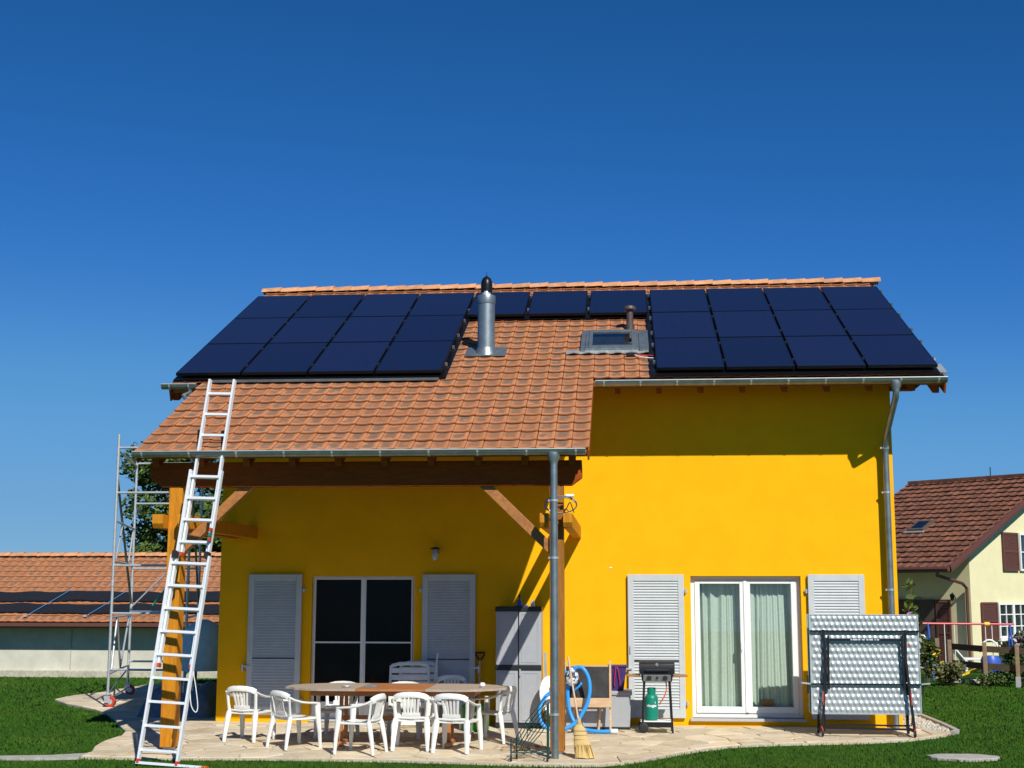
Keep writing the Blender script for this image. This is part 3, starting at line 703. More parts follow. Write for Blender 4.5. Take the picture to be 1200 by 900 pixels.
# left sliding door with fly screens, dark room behind
def frame_rect(b, x0, x1, z0, z1, y0, y1, w, wb=None, wt=None):
    wb = w if wb is None else wb; wt = w if wt is None else wt
    b.box(x0,x0+w,y0,y1,z0,z1); b.box(x1-w,x1,y0,y1,z0,z1); b.box(x0+w,x1-w,y0,y1,z0,z0+wb); b.box(x0+w,x1-w,y0,y1,z1-wt,z1)
b = B(); frame_rect(b, -3.643,-2.097,.052,2.143,.07,.14,.028,.05); doorL = hobj(b, 'sliding_door', 'white_paint', bevel=.003)
for x0, x1 in ((-3.612,-2.888),(-2.852,-2.128)):
    b = B(); frame_rect(b, x0,x1,.103,2.112,.05,.085,.020,.20)
    b.box(x0+.02,x1-.02,.052,.083,1.155,1.178); lf = hobj(b, 'screen_frame', 'white_paint', doorL, bevel=.002)
    for z0, z1 in ((.303,1.155),(1.178,2.092)):
        b = B(); b.box(x0+.02,x1-.02,.066,.069,z0,z1); hobj(b, 'screen', 'screen', doorL)
    b = B(); b.box(x0+.01,x1-.01,.110,.116,.11,2.10); hobj(b, 'pane', 'nglass', doorL)
b = B(); b.box(-2.886,-2.854,.045,.09,.103,2.112); hobj(b, 'meeting_stile', 'white_paint', doorL)
b = B(); b.box(-3.64,-2.10,-.04,.06,.02,.052); hobj(b, 'door_sill', 'granite', bevel=.004)
# right patio door, white frame, curtains behind
b = B(); frame_rect(b, 1.984,3.572,.117,2.144,.10,.19,.055,.06); doorR = hobj(b, 'patio_door', 'white_paint', bevel=.003)
for x0, x1 in ((2.042,2.772),(2.776,3.514)):
    b = B(); frame_rect(b, x0,x1,.18,2.085,.085,.17,.075,.09,.05); lf = hobj(b, 'door_leaf', 'white_paint', doorR, bevel=.005)
    b = B(); b.box(x0+.076,x1-.076,.125,.131,.271,2.034); hobj(b, 'pane', 'glass', doorR)
b = B(); b.box(2.752,2.80,.07,.088,.19,2.08); hobj(b, 'meeting_stile', 'white_paint', doorR, bevel=.004)
b = B(); b.box(2.70,2.725,.045,.085,1.08,1.20); hobj(b, 'door_handle', 'white_paint', doorR)
b = B(); b.box(1.945,3.60,-.06,.10,.075,.115); b.box(1.984,3.572,.09,.34,.08,.116); hobj(b, 'granite_sill', 'granite', bevel=.004)
for x0, x1, nf, ph in ((2.0,2.80,8,0.),(2.80,3.56,9,1.7)):
    b = B(); nx_ = 96; nz = 10
    for j in range(nz+1):
        z = .14+(2.12-.14)*j/nz
        for i in range(nx_+1):
            t = i/nx_; sw = (1-j/nz)
            xx = x0+(x1-x0)*t+.03*sw*math.sin(t*9+ph)
            tw = t+.045*math.sin(t*8.3+ph*2)+.02*math.sin(t*19+ph); amp = .022+.016*math.sin(t*6.1+ph)
            yy = .262+amp*math.sin(tw*nf*5.6+ph+1.1*sw*math.sin(t*4+ph))+.008*math.sin(tw*nf*12.1+1)+.028*sw*math.sin(t*5.0+ph)
            b.v.append((xx,yy,z))
    b.f = [(j*(nx_+1)+i, j*(nx_+1)+i+1, (j+1)*(nx_+1)+i+1, (j+1)*(nx_+1)+i) for j in range(nz) for i in range(nx_)]
    hobj(b, 'curtain', 'curtain', doorR, smooth='all')
b = B(); b.box(2.98,3.16,.205,.215,.2,.37); hobj(b, 'basket_side', 'teak', doorR)

# wall lamp in the porch
b = B(); b.lathe([(.05,-.02),(.05,0)], 12, (-1.775,-.02,2.52), 'y'); lamp = hobj(b, 'wall_lamp', 'zinc', smooth=True)
b = B(); b.tube([(-1.775,-.02,2.54),(-1.775,-.10,2.56),(-1.775,-.13,2.54)], .010, 8); hobj(b, 'lamp_arm', 'zinc', lamp, smooth=True)
b = B(); b.lathe([(.075,.0),(.07,.012),(.02,.03)], 14, (-1.775,-.13,2.54)); hobj(b, 'lamp_hat', 'black_metal', lamp, smooth=True)
b = B(); b.lathe([(.022,-.005),(.03,-.05),(.045,-.09),(.045,-.14),(.02,-.17)], 12, (-1.775,-.13,2.54)); hobj(b, 'lamp_globe', 'steel', lamp, smooth=True)
b = B(); b.box(.80,.84,-.006,.003,2.26,2.275); hobj(b, 'wall_plug', 'white_paint')

# ------------------------------------------------------------------ solar panels
PW, PH_, PT = .972, 1.622, .042
def panel_parts(parent):
    b = B(); f = .011
    for q in ((0,f,0,PH_),(PW-f,PW,0,PH_),(f,PW-f,0,f),(f,PW-f,PH_-f,PH_)): b.box(q[0],q[1],q[2],q[3],-PT,0)
    b.box(f,PW-f,f,PH_-f,-PT,-PT+.004)
    b.obj('frame', 'panel_frame', parent)
    b = B(); b.box(f,PW-f,f,PH_-f,-.010,-.002); b.obj('glass', 'solar', parent)
    b = B(); b.box(.32,.66,PH_-.25,PH_-.12,-PT-.022,-PT-.001); b.obj('junction_box', 'black_plastic', parent)
proto = None
colw = ['column at outer verge', 'second column from outer verge', 'third column from outer verge', 'column beside bare tiles']
roww = ['bottom row by the gutter', 'middle row', 'top row under the ridge tiles']
def place_panel(u, v, label, group):
    global proto
    p = PO+Vector((u,0,0))+DD*v
    if proto is None:
        o = thing('solar_panel', label, 'solar panel', p, 0, group); panel_parts(o); proto = o
    else:
        o = dup(proto); o.location = p; tag(o, label, 'solar panel', group)
    o.rotation_euler = (TH+random.uniform(-.0015,.0015), random.uniform(-.001,.001), 0)
    return o
for i in range(4):
    for j in range(3):
        place_panel(-5.608+i*1.0+.014, .006+j*1.644, 'solar panel over the porch, %s, %s' % (roww[j], colw[i]), 'solar panels of the array above the porch')
        place_panel(1.504+i*1.0+.014, j*1.644, 'solar panel of skylight array, %s, %s' % (roww[j], colw[3-i]), 'solar panels of the array beside the skylight')
midn = ['behind the metal flue', 'between the flue and the vent pipe', 'above the skylight and brown vent pipe']
for i in range(3):
    place_panel(-1.585+i*1.03, 3.294, 'single row solar panel under the ridge, %s' % midn[i], 'solar panels in the short row under the ridge')
# black underlay sheets below the arrays
for q in ((-5.625,-1.545,-.07,4.96),(1.425,5.545,-.125,4.95),(-1.54,1.42,3.27,4.95)):
    b = B(); b.hexa([rp(q[0],q[2],.046),rp(q[1],q[2],.046),rp(q[1],q[3],.046),rp(q[0],q[3],.046),rp(q[0],q[2],.054),rp(q[1],q[2],.054),rp(q[1],q[3],.054),rp(q[0],q[3],.054)]); hobj(b, 'array_underlay', 'panel_frame', roof)
# mounting rails and clamps belong to the roof
def rails(u0, u1, v0, nrow):
    for j in range(nrow):
        for t in (.34, 1.28):
            v = v0+j*1.644+t
            b = B(); b.hexa([rp(u0,v-.02,.04),rp(u1,v-.02,.04),rp(u1,v+.02,.04),rp(u0,v+.02,.04),rp(u0,v-.02,.085),rp(u1,v-.02,.085),rp(u1,v+.02,.085),rp(u0,v+.02,.085)])
            hobj(b, 'mounting_rail', 'rail', roof)
rails(-5.64,-1.56,.03,3); rails(1.47,5.53,.02,3); rails(-1.55,1.46,3.31,1)
b0 = B(); b0.hexa([rp(-.016,-.022,.10)-TO,rp(.016,-.022,.10)-TO,rp(.016,.022,.10)-TO,rp(-.016,.022,.10)-TO,rp(-.016,-.022,.146)-TO,rp(.016,-.022,.146)-TO,rp(.016,.022,.146)-TO,rp(-.016,.022,.146)-TO])
cme = b0.mesh('panel_clamp', 'clamp'); cmd = b0.mesh('panel_clamp', 'rail')
def clamp(u, v, m):
    o = bpy.data.objects.new('panel_clamp', m); col.objects.link(o); o.parent = roof; o.location = TO+Vector((u,0,0))+DD*v-HL
for j in range(3):
    for t in (.34, 1.28):
        clamp(-1.592,.03+j*1.644+t,cme); clamp(1.488,.02+j*1.644+t,cme); clamp(5.522,.02+j*1.644+t,cme)
        for i in (1,2,3):
            clamp(-5.608+i,.03+j*1.644+t,cmd); clamp(1.504+i,.02+j*1.644+t,cmd)
for t in (.34, 1.28):
    clamp(-.574,3.31+t,cme); clamp(.456,3.31+t,cme)

# ------------------------------------------------------------------ plastic chairs
def make_chair(label, loc, head):
    """monobloc armchair facing +y in local space"""
    t = thing('plastic_chair', label, 'chair', loc, head-math.pi/2, 'white plastic garden chairs'); t.scale = (1,1,.94)
    b = B(); n = 8
    for j in range(n+1):
        y = -.20+.42*j/n; hw = .205+.03*j/n; 
        for i in range(7):
            u = -1+2*i/6; z = .405-.018*(1-u*u)*math.sin(math.pi*min(1,(j+1)/n))-(.03 if j == n else 0)+(.006 if j == n-1 else 0)
            b.v.append((u*hw, y-.0*abs(u), z))
    top = len(b.v)
    b.v += [(x,y,z-.022) for x,y,z in b.v]
    q = lambda j,i: j*7+i
    for j in range(n):
        for i in range(6):
            b.f.append((q(j,i),q(j,i+1),q(j+1,i+1),q(j+1,i))); b.f.append((top+q(j,i),top+q(j+1,i),top+q(j+1,i+1),top+q(j,i+1)))
    rim = [q(0,i) for i in range(7)]+[q(j,6) for j in range(1,n+1)]+[q(n,i) for i in range(5,-1,-1)]+[q(j,0) for j in range(n-1,0,-1)]
    for k in range(len(rim)): a, c = rim[k], rim[(k+1)%len(rim)]; b.f.append((a,top+a,top+c,c))
    b.obj('seat', 'white_plastic', t, smooth=True)
    for s in (-1,1):
        b = B(); b.ribbon([(s*.226,.185,.60),(s*.226,.19,.50),(s*.228,.195,.40),(s*.238,.215,.20),(s*.245,.225,0)], [.045,.05,.075,.062,.044], [.075,.075,.066,.05,.036], (0,1,0)); b.obj('leg', 'white_plastic', t, smooth=True)
        b = B(); b.ribbon([(s*.195,-.195,.42),(s*.20,-.21,.36),(s*.212,-.245,.18),(s*.222,-.27,0)], [.06,.075,.062,.044], [.05,.062,.05,.036], (0,1,0)); b.obj('leg', 'white_plastic', t, smooth=True)
        b = B(); b.ribbon([(s*.222,.20,.585),(s*.235,.12,.595),(s*.247,.02,.602),(s*.25,-.08,.617),(s*.238,-.18,.65),(s*.21,-.235,.685)], [.052,.060,.062,.060,.056,.05], .030, (0,0,1)); b.obj('armrest', 'white_plastic', t, smooth=True)
    b = B()
    hp = [(-.21,-.235,.685),(-.17,-.262,.712),(-.10,-.280,.728),(0,-.288,.733),(.10,-.280,.728),(.17,-.262,.712),(.21,-.235,.685)]
    b.ribbon(hp, .026, .072, (0,.2,1))
    for s in (-1,1): b.ribbon([(s*.195,-.198,.42),(s*.205,-.215,.53),(s*.212,-.232,.68)], [.046,.040,.044], [.034,.026,.026], (0,1,0))
    def by(z): return -.20-(z-.42)*.27
    for x in (-.096,-.048,0,.048,.096):
        b.ribbon([(x*.80,by(.47),.47),(x*.92,by(.58),.58),(x*1.08,by(.71),.71)], [.030,.033,.036], .012, (0,-1,.27))
    b.ribbon([(-.115,by(.455),.455),(0,by(.45)-.010,.45),(.115,by(.455),.455)], .014, .085, (0,-.27,1)); b.ribbon([(-.20,by(.43),.428),(0,by(.42)-.012,.420),(.20,by(.43),.428)], .020, .030, (0,-.27,1))
    b.obj('backrest', 'white_plastic', t, smooth=True)
    return t
CH = [(-3.95,-2.15,75,'white plastic armchair standing alone off the table end by the closed shutter'),
      (-3.18,-2.82,46,'white plastic armchair turned sideways at the grey table end beside the lone chair'),
      (-2.26,-3.26,168,'white plastic armchair on the lawn side, turned to face the ladder'),
      (-1.65,-2.86,90,'white plastic armchair pushed straight to the middle of the table, slatted back to the lawn'),
      (-1.08,-3.02,78,'white plastic armchair on the lawn side in front of the green box, facing table'),
      (-.73,-2.03,160,'white plastic armchair at the table end by the grey cabinet'),
      (-2.86,-1.72,-92,'white plastic armchair on the house side of the table before the sliding door'),
      (-1.98,-1.70,-88,'white plastic armchair between the table and the folded loungers'),
      (-1.52,-.52,-95,'white plastic armchair in the shade against the shutter beside the shovel')]
c0 = None
for x, y, hd, lb in CH:
    if c0 is None: c0 = make_chair(lb, (x,y,gz(x,y)+.008), R(hd))
    else:
        o = dup(c0); o.location = (x,y,gz(x,y)+.008); o.rotation_euler = (0,0,R(hd)-math.pi/2); o['label'] = lb

# ------------------------------------------------------------------ table
TX, TY = -1.935, -2.42; tz = gz(TX,TY)+.008
table = thing('garden_table', 'long oval wooden garden table with grey ends and brown middle leaf', 'table', (TX,TY,tz))
hl, hw, zt = 1.43, .58, .735
def outline(x):   # half width at x
    t = abs(x)/hl; return hw*(1-max(0,(t-.52)/.48)**2.4*.66)
def top_piece(name, x0, x1, m, cut):
    n = 14; b = B(); pts = []
    xs_ = [x0+(x1-x0)*i/n for i in range(n+1)]
    up_ = [(x, outline(x)) for x in xs_]; poly = up_+[(x,-y) for x,y in reversed(up_)]
    b.prism(poly, 'z', zt-.030, zt); return b.obj(name, m, table, bevel=.004)
# boards run along the table; ends weathered, centre leaf freshly oiled
nb = 7
for x0, x1, m, nm in ((-hl,-.445,'teak_grey','end_plank'),(-.44,.44,'teak','leaf_plank'),(.445,hl,'teak_grey','end_plank')):
    for k in range(nb):
        y0 = -hw+2*hw*k/nb+.003; y1 = -hw+2*hw*(k+1)/nb-.003; b = B(); n = 12; up_ = []; lo_ = []
        for i in range(n+1):
            x = x0+(x1-x0)*i/n; w_ = outline(x); a, c = max(y0,-w_), min(y1,w_)
            if c-a > .004: lo_.append((x,a)); up_.append((x,c))
        if len(lo_) < 2: continue
        b.prism(lo_+up_[::-1], 'z', zt-.028+.0005*k, zt+random.uniform(-.001,.001)); b.obj(nm, m, table)
b = B(); b.box(-1.05,1.05,-.40,-.375,zt-.10,zt-.029); b.box(-1.05,1.05,.375,.40,zt-.10,zt-.029); b.box(-1.05,-1.03,-.375,.375,zt-.10,zt-.029); b.box(1.03,1.05,-.375,.375,zt-.10,zt-.029)
b.obj('apron', 'teak', table)
for s in (-1,1):
    x = s*.70
    b = B(); b.box(x-.035,x+.035,-.36,.36,.0,.055); b.obj('foot', 'teak', table, bevel=.008)
    for y in (-.16,.16): b = B(); b.box(x-.022,x+.022,y-.028,y+.028,.055,zt-.03); b.obj('leg', 'teak', table, bevel=.004)
b = B(); b.box(-.70,.70,-.03,.03,.30,.36); b.obj('stretcher', 'teak', table, bevel=.004)
def on_table(name, bld, m, label, cat, x, y):
    return tag(bld.obj(name, m, None, smooth=True, loc=(TX+x,TY+y,tz+zt+.002)), label, cat)
b = B(); b.lathe([(.05,0),(.065,.012),(.06,.02),(.052,.014)], 16); on_table('ashtray', b, 'steel', 'small bright metal ashtray on the grey end of the table', 'ashtray', -.62, -.25)
b = B(); b.box(-.075,.075,-.03,.03,0,.02); b.box(-.06,.06,-.02,.02,.02,.03); on_table('spectacle_case', b, 'tarp', 'small flat grey case lying on the table', 'case', -.30,-.22)
b = B(); b.lathe([(.025,0),(.04,.02),(.035,.05),(.015,.06)], 10); on_table('paper_lump', b, 'white_plastic', 'small crumpled white item on the table end near cabinet', 'paper', 1.12,-.1)

# ------------------------------------------------------------------ folded loungers against the shutter
def lounger(loc, rz, label, lean):
    t = thing('folded_lounger', label, 'lounger', loc, rz, 'folded white plastic loungers')
    def L_(y, z): return (y+lean*z, z)
    for s in (-1,1):
        b = B(); b.ribbon([(s*.27,L_(0,.86)[0],.86),(s*.28,L_(0,.5)[0],.5),(s*.28,L_(0,.12)[0],.12),(s*.27,L_(-.05,.03)[0],.03)], .035, .04, (0,1,0)); b.obj('side_rail', 'white_plastic', t, smooth=True)
        b = B(); b.ribbon([(s*.24,-.06,.55),(s*.25,-.16,.35),(s*.25,-.20,.17),(s*.24,-.14,.10),(s*.24,.06,.09)], .035, .035, (1,0,0)); b.obj('armrest', 'white_plastic', t, smooth=True)
    for k in range(6):
        z = .30+.098*k; y = L_(0,z)[0]
        b = B(); b.bar((-.262,y,z),(.262,y,z),.02,.076,(0,0,1)); b.obj('slat', 'white_plastic', t, bevel=.006)
    b = B(); b.ribbon([(-.262,L_(0,.86)[0],.855),(-.15,L_(0,.89)[0],.885),(.15,L_(0,.89)[0],.885),(.262,L_(0,.86)[0],.855)], .02, .05, (0,0,1)); b.obj('top_rail', 'white_plastic', t, smooth=True)
    for z in (.045, .14):
        b = B(); b.ribbon([(-.27,-.05,z),(-.22,-.10,z),(.22,-.10,z),(.27,-.05,z)], .03, .03, (0,0,1)); b.obj('base_rail', 'white_plastic', t, smooth=True)
lounger((-2.08,-.50,gz(0,-.5)+.008), R(6), 'folded white lounger with slotted back, foremost of the two leaning together', .10)
lounger((-2.00,-.30,gz(0,-.3)+.008), R(-8), 'folded white lounger behind another, tight against the grey shutter', .10)
b = B(); b.tube([(-1.80,-.42,.05),(-1.75,-.36,.5),(-1.70,-.30,1.03)], .012, 8)
tag(b.obj('white_pole', 'white_plastic', smooth=True), 'thin white pole leaning behind the folded loungers', 'pole')

# shovel
sh = thing('shovel', 'long shovel with black D handle leaning on the wall by the cabinet', 'shovel', (-1.105,-.10,0))
b = B(); b.tube([(0,-.06,.20),(0,.0,.60),(0,.035,.92)], .016, 8); b.obj('shaft', 'broom_pole', sh, smooth=True)
b = B(); b.tube([(0,.035,.90),(-.02,.038,.94),(-.06,.045,1.0),(-.062,.046,1.03),(.062,.046,1.03),(.06,.045,1.0),(.02,.038,.94)], .014, 8, closed=True); b.obj('handle', 'black_plastic', sh, smooth=True)
b = B(); b.hexa([(-.10,-.10,.005),(.10,-.10,.005),(.10,-.09,.005),(-.10,-.09,.005),(-.11,-.07,.26),(.11,-.07,.26),(.11,-.06,.26),(-.11,-.06,.26)]); b.obj('blade', 'steel', sh)

# green box under the table's far side
t = thing('storage_crate', 'bright green plastic crate on the patio behind the table', 'crate', (-1.08,-.78,gz(0,-.78)+.008))
b = B()
for q in ((-.17,.17,-.12,-.105),(-.17,.17,.105,.12),(-.17,-.155,-.105,.105),(.155,.17,-.105,.105)): b.box(*q,.02,.33)
b.box(-.17,.17,-.12,.12,0,.02); b.obj('body', 'green_box', t, bevel=.004)
b = B()
for q in ((-.185,.185,-.135,-.118),(-.185,.185,.118,.135),(-.185,-.168,-.118,.118),(.168,.185,-.118,.118)): b.box(*q,.325,.35)
b.obj('rim', 'green_box', t)

# ------------------------------------------------------------------ grey garden cabinet
cbn = thing('garden_cabinet', 'tall grey plastic two-door cabinet with black trim beside the porch post', 'cabinet', (-.505,-.28,gz(0,-.3)+.01))
b = B(); b.box(-.325,-.31,-.22,.22,.06,1.63); b.box(.31,.325,-.22,.22,.06,1.63); b.box(-.31,.31,.20,.22,.06,1.63); b.box(-.31,.31,-.2,.2,.06,.08); b.obj('carcass', 'grey_plastic', cbn)
b = B(); b.box(-.02,.02,-.235,-.215,.07,1.63); b.obj('centre_strip', 'black_plastic', cbn)
for x0, x1 in ((-.322,-.008),(.008,.322)):
    for z0, z1 in ((.07,.80),(.875,1.63)):
        b = B(); b.box(x0,x1,-.250,-.222,z0,z1); o = b.obj('door', 'grey_plastic', cbn, bevel=.006)
        b = B(); f = .035; frame_rect(b, x0+f,x1-f,z0+f,z1-f,-.255,-.249,.008); b.obj('door_moulding', 'grey_plastic', o)
b = B(); b.box(-.335,.335,-.265,.23,1.63,1.70); b.obj('top', 'black_plastic', cbn, bevel=.01)
b = B(); b.box(-.33,.33,-.262,-.22,.80,.875); b.obj('middle_trim', 'black_plastic', cbn, bevel=.008)
b = B(); b.box(-.33,.33,-.24,.22,0,.06); b.obj('plinth', 'black_plastic', cbn)
for z in (.72,1.22):
    b = B(); b.box(.015,.035,-.285,-.25,z,z+.10); b.obj('door_pull', 'grey_plastic', cbn, bevel=.004)
ct = gz(0,-.3)+.01+1.702
t = thing('spray_bottle', 'small dark blue bottle on top of the grey cabinet', 'bottle', (-.50,-.35,ct))
b = B(); b.lathe([(.03,0),(.032,.01),(.032,.07),(.012,.10),(.012,.13)], 12); b.obj('body', 'bluepaint', t, smooth=True)
b = B(); b.lathe([(.014,.12),(.014,.17)], 10); b.obj('cap', 'black_plastic', t, smooth=True)
t = thing('jar', 'small white jar on the sunlit corner of the grey cabinet', 'jar', (-.31,-.38,ct))
b = B(); b.lathe([(.028,0),(.03,.01),(.03,.05),(.02,.06)], 12); b.obj('body', 'white_plastic', t, smooth=True)
b = B(); b.lathe([(.02,.06),(.018,.085)], 10); b.obj('cap', 'white_plastic', t, smooth=True)
tr = thing('tray_handle', 'flat blue tray lying on top of the cabinet', 'tray', (-.48,-.28,ct))
b = B(); b.box(-.09,.09,-.07,.07,0,.016); b.obj('body', 'bluepaint', tr, bevel=.003)

# white round disc leaning beside the cabinet, and tall pale board and yellow bag behind it
b = B(); b.lathe([(.02,-.012),(.20,-.012),(.205,0),(.20,.012),(.02,.012)], 28, axis='y')
o = tag(b.obj('white_disc', 'white_plastic', smooth=True, loc=(-.02,-.72,.47)), 'round white disc with a centre hole leaning beside the cabinet', 'disc'); o.rotation_euler = (R(-12),0,R(38)); o.scale = (1,1,1.35)
b = B(); b.lathe([(.012,-.016),(.012,-.013)], 10, axis='y'); b.obj('hole', 'black_plastic', o)
b = B(); b.box(-.02,.02,-.02,.02,0,1.05); o = tag(b.obj('wood_batten', 'zinc_pale', loc=(-.10,-.30,gz(0,-.3)+.008)), 'thin pale batten standing between cabinet and post', 'batten'); o.rotation_euler = (0,R(-2),0)
b = B(); b.lathe([(.07,0),(.10,.10),(.09,.22),(.05,.30)], 10); o = tag(b.obj('yellow_bag', 'yellow_pl', smooth=True, loc=(.06,-.66,.42)), 'yellow plastic bag behind the white disc and porch post', 'bag')

# ------------------------------------------------------------------ blue hose
def arc(c, rx, rz, a0, a1, n, y0, y1):
    return [(c[0]+rx*math.cos(R(a0+(a1-a0)*i/n)), y0+(y1-y0)*i/n, c[1]+rz*math.sin(R(a0+(a1-a0)*i/n))) for i in range(n+1)]
hose = thing('pool_hose', 'thick bright blue hose looped over the easel and lying on the patio', 'hose', (.35,-1.0,gz(0,-1)))
g0 = gz(0,-1.0)
pts = [(.83,-1.12,.045),(.70,-1.12,.04),(.55,-1.10,.045),(.42,-1.06,.07),(.32,-1.02,.14),(.25,-.98,.28),(.22,-.96,.45),(.22,-.95,.62),(.26,-.94,.78),(.31,-.94,.87),(.38,-.95,.895),(.45,-.97,.86),(.51,-.98,.74),(.525,-1.0,.60),(.50,-1.02,.44),(.43,-1.04,.29),(.34,-1.06,.16),(.20,-1.08,.075),(.05,-1.10,.055),(-.10,-1.10,.10),(-.17,-1.08,.22),(-.16,-1.04,.36),(-.10,-1.0,.48),(-.02,-.98,.55),(.06,-.98,.62)]
def smooth_path(p, k=4):
    out = []; n = len(p)
    for i in range(n-1):
        p0, p1, p2, p3 = [Vector(p[max(0,min(n-1,i+d))]) for d in (-1,0,1,2)]
        for j in range(k):
            t = j/k; out.append(.5*((2*p1)+(p2-p0)*t+(2*p0-5*p1+4*p2-p3)*t*t+(3*p1-p0-3*p2+p3)*t*t*t))
    out.append(Vector(p[-1])); return out
b = B(); b.tube([v-Vector((.35,-1.0,0)) for v in smooth_path(pts)], .027, 10); b.obj('tube', 'blue_hose', hose, smooth='all')
b = B(); b.lathe([(.028,0),(.034,.01),(.034,.09),(.028,.10)], 12, (.46,-.12,.045), 'x'); b.obj('end_fitting', 'white_plastic', hose, smooth=True)
b = B(); b.tube([v-Vector((.35,-1.0,0)) for v in smooth_path([(.15,-.93,.70),(.20,-.96,.80),(.14,-.97,.86),(.08,-.96,.80),(.10,-.95,.74)])], .022, 8); b.obj('tube', 'blue_hose', hose, smooth='all')
b = B(); b.tube([v-Vector((.35,-1.0,0)) for v in smooth_path([(.30,-.93,.58),(.36,-.95,.62),(.41,-.96,.68)])], .018, 8); b.obj('end_nozzle', 'blue_hose', hose, smooth='all')
# patterned blue and white ball bag hanging at the easel top
M['pattern'] = mat('patterned_cloth', (.75, .78, .82), .7, var=.1, vs=5, c2=(.02, .03, .05), lo=.47, hi=.53)
for nn in M['pattern'].node_tree.nodes:
    if nn.type == 'TEX_NOISE': nn.inputs['Scale'].default_value = 26
b = B(); b.lathe([(.02,-.10),(.08,-.08),(.10,0),(.085,.08),(.03,.12),(.015,.15)], 14)
tag(b.obj('patterned_bag', 'pattern', smooth='all', loc=(.275,-.98,.72)), 'black and white patterned bag hung inside the blue hose loops', 'bag')

# ------------------------------------------------------------------ easel with blackboard
ea = thing('easel', 'child pine easel with blackboard standing before the grey chest', 'easel', (.48,-.78,gz(0,-.78)+.008))
for x in (-.31,.325):
    b = B(); b.bar((x,-.05,0),(x,.055,.96),.03,.032); b.obj('leg', 'pine', ea, bevel=.003)
for x in (-.20,.17):
    b = B(); b.bar((x-.02,.16,0),(x+.03,.08,.45),.03,.032); b.obj('rear_leg', 'pine', ea, bevel=.003)
b = B(); b.hexa([(-.294,-.005,.45),(.309,-.005,.45),(.309,.008,.45),(-.294,.008,.45),(-.294,.035,.88),(.309,.035,.88),(.309,.048,.88),(-.294,.048,.88)]); b.obj('blackboard', 'board', ea)
b = B(); b.box(-.33,.34,-.075,-.03,.33,.455); b.obj('tray', 'pine', ea, bevel=.004)
b = B(); b.box(-.29,.31,.06,.075,.85,.90); b.obj('top_rail', 'pine', ea)

# grey deck chest behind it
ch = thing('deck_chest', 'low grey plastic storage chest standing against the yellow wall', 'chest', (.62,-.34,gz(0,-.3)+.008))
b = B(); b.hexa([(-.46,-.27,.03),(.46,-.27,.03),(.46,.27,.03),(-.46,.27,.03),(-.47,-.28,.47),(.47,-.28,.47),(.47,.28,.47),(-.47,.28,.47)]); b.obj('body', 'grey_plastic', ch, bevel=.01)
b = B(); b.box(-.49,.49,-.30,.29,.47,.525); b.obj('lid', 'grey_plastic', ch, bevel=.012)
b = B(); b.box(-.455,.455,-.265,.265,0,.03); b.obj('base', 'black_plastic', ch)
for x in (-.2,.2):
    b = B(); b.box(x-.006,x+.006,-.284,-.268,.06,.46); b.obj('rib', 'grey_plastic', ch)
bk = thing('purple_bucket', 'tapered purple plastic bucket with pink strap standing on the grey chest', 'bucket', (.905,-.42,gz(0,-.3)+.535))
b = B(); b.hexa([(-.085,-.07,0),(.085,-.07,0),(.085,.07,0),(-.085,.07,0),(-.13,-.10,.33),(.13,-.10,.33),(.13,.10,.33),(-.13,.10,.33)]); b.obj('body', 'purple', bk, bevel=.01)
b = B(); frame_rect(b, -.14,.14,.325,.355,-.11,.11,.02); b.obj('rim', 'purple', bk, bevel=.004)
b = B(); b.tube(smooth_path([(-.02,-.112,.33),(-.035,-.112,.22),(-.045,-.10,.10),(-.04,-.095,.06)]), .010, 6); b.tube(smooth_path([(.0,-.112,.33),(.02,-.112,.22),(.035,-.10,.10),(.03,-.095,.05)]), .010, 6); b.obj('strap', 'pink', bk, smooth='all')

# ------------------------------------------------------------------ broom
br = thing('broom', 'straw broom with wooden pole leaning on the porch post', 'broom', (.50,-3.56,gz(0,-3.56)+.008))
b = B(); b.tube([(-.05,.13,.42),(-.13,.30,.85),(-.185,.40,1.18)], .012, 8); b.obj('pole', 'broom_pole', br, smooth=True)
b = B(); b.lathe([(.016,.36),(.03,.40),(.02,.46)], 10, (-.045,.12,0)); b.obj('binding', 'broom', br, smooth=True)
b = B(); n = 14; rbm = random.Random(2)
for z, w, d, cx_ in ((.0,.165,.045,.03),(.12,.155,.045,.005),(.25,.115,.04,-.025),(.34,.10,.035,-.042),(.385,.05,.03,-.048),(.40,.02,.02,-.05)):
    for k in range(n):
        a = 2*math.pi*k/n; zz_ = z+(rbm.uniform(0,.02) if z == 0 else 0)+(-.03*math.cos(a)*0)
        b.v.append((cx_+w*math.cos(a)*(.72), .02+.27*z+d*math.sin(a), zz_))
b.f = [(j*n+k, j*n+(k+1)%n, (j+1)*n+(k+1)%n, (j+1)*n+k) for j in range(5) for k in range(n)]+[tuple(range(n-1,-1,-1))]
for i in range(90):
    x = rbm.uniform(-.09,.145); y = .02+rbm.uniform(-.045,.03); b.tube([(x*.75-.01,y+.03,.16),(x,y,rbm.uniform(0,.02))], [.004,.002], 3)
b.obj('bristles', 'broom', br)
b = B()
for z in (.22,.27,.32):
    w = .105*.72+.004+(.30-z)*.12; b.tube([(-.032+w*math.cos(t_/16*2*math.pi)*1.06, .02+.27*z+.044*math.sin(t_/16*2*math.pi), z) for t_ in range(16)], .004, 5, closed=True)
b.obj('stitching', 'pine', br)

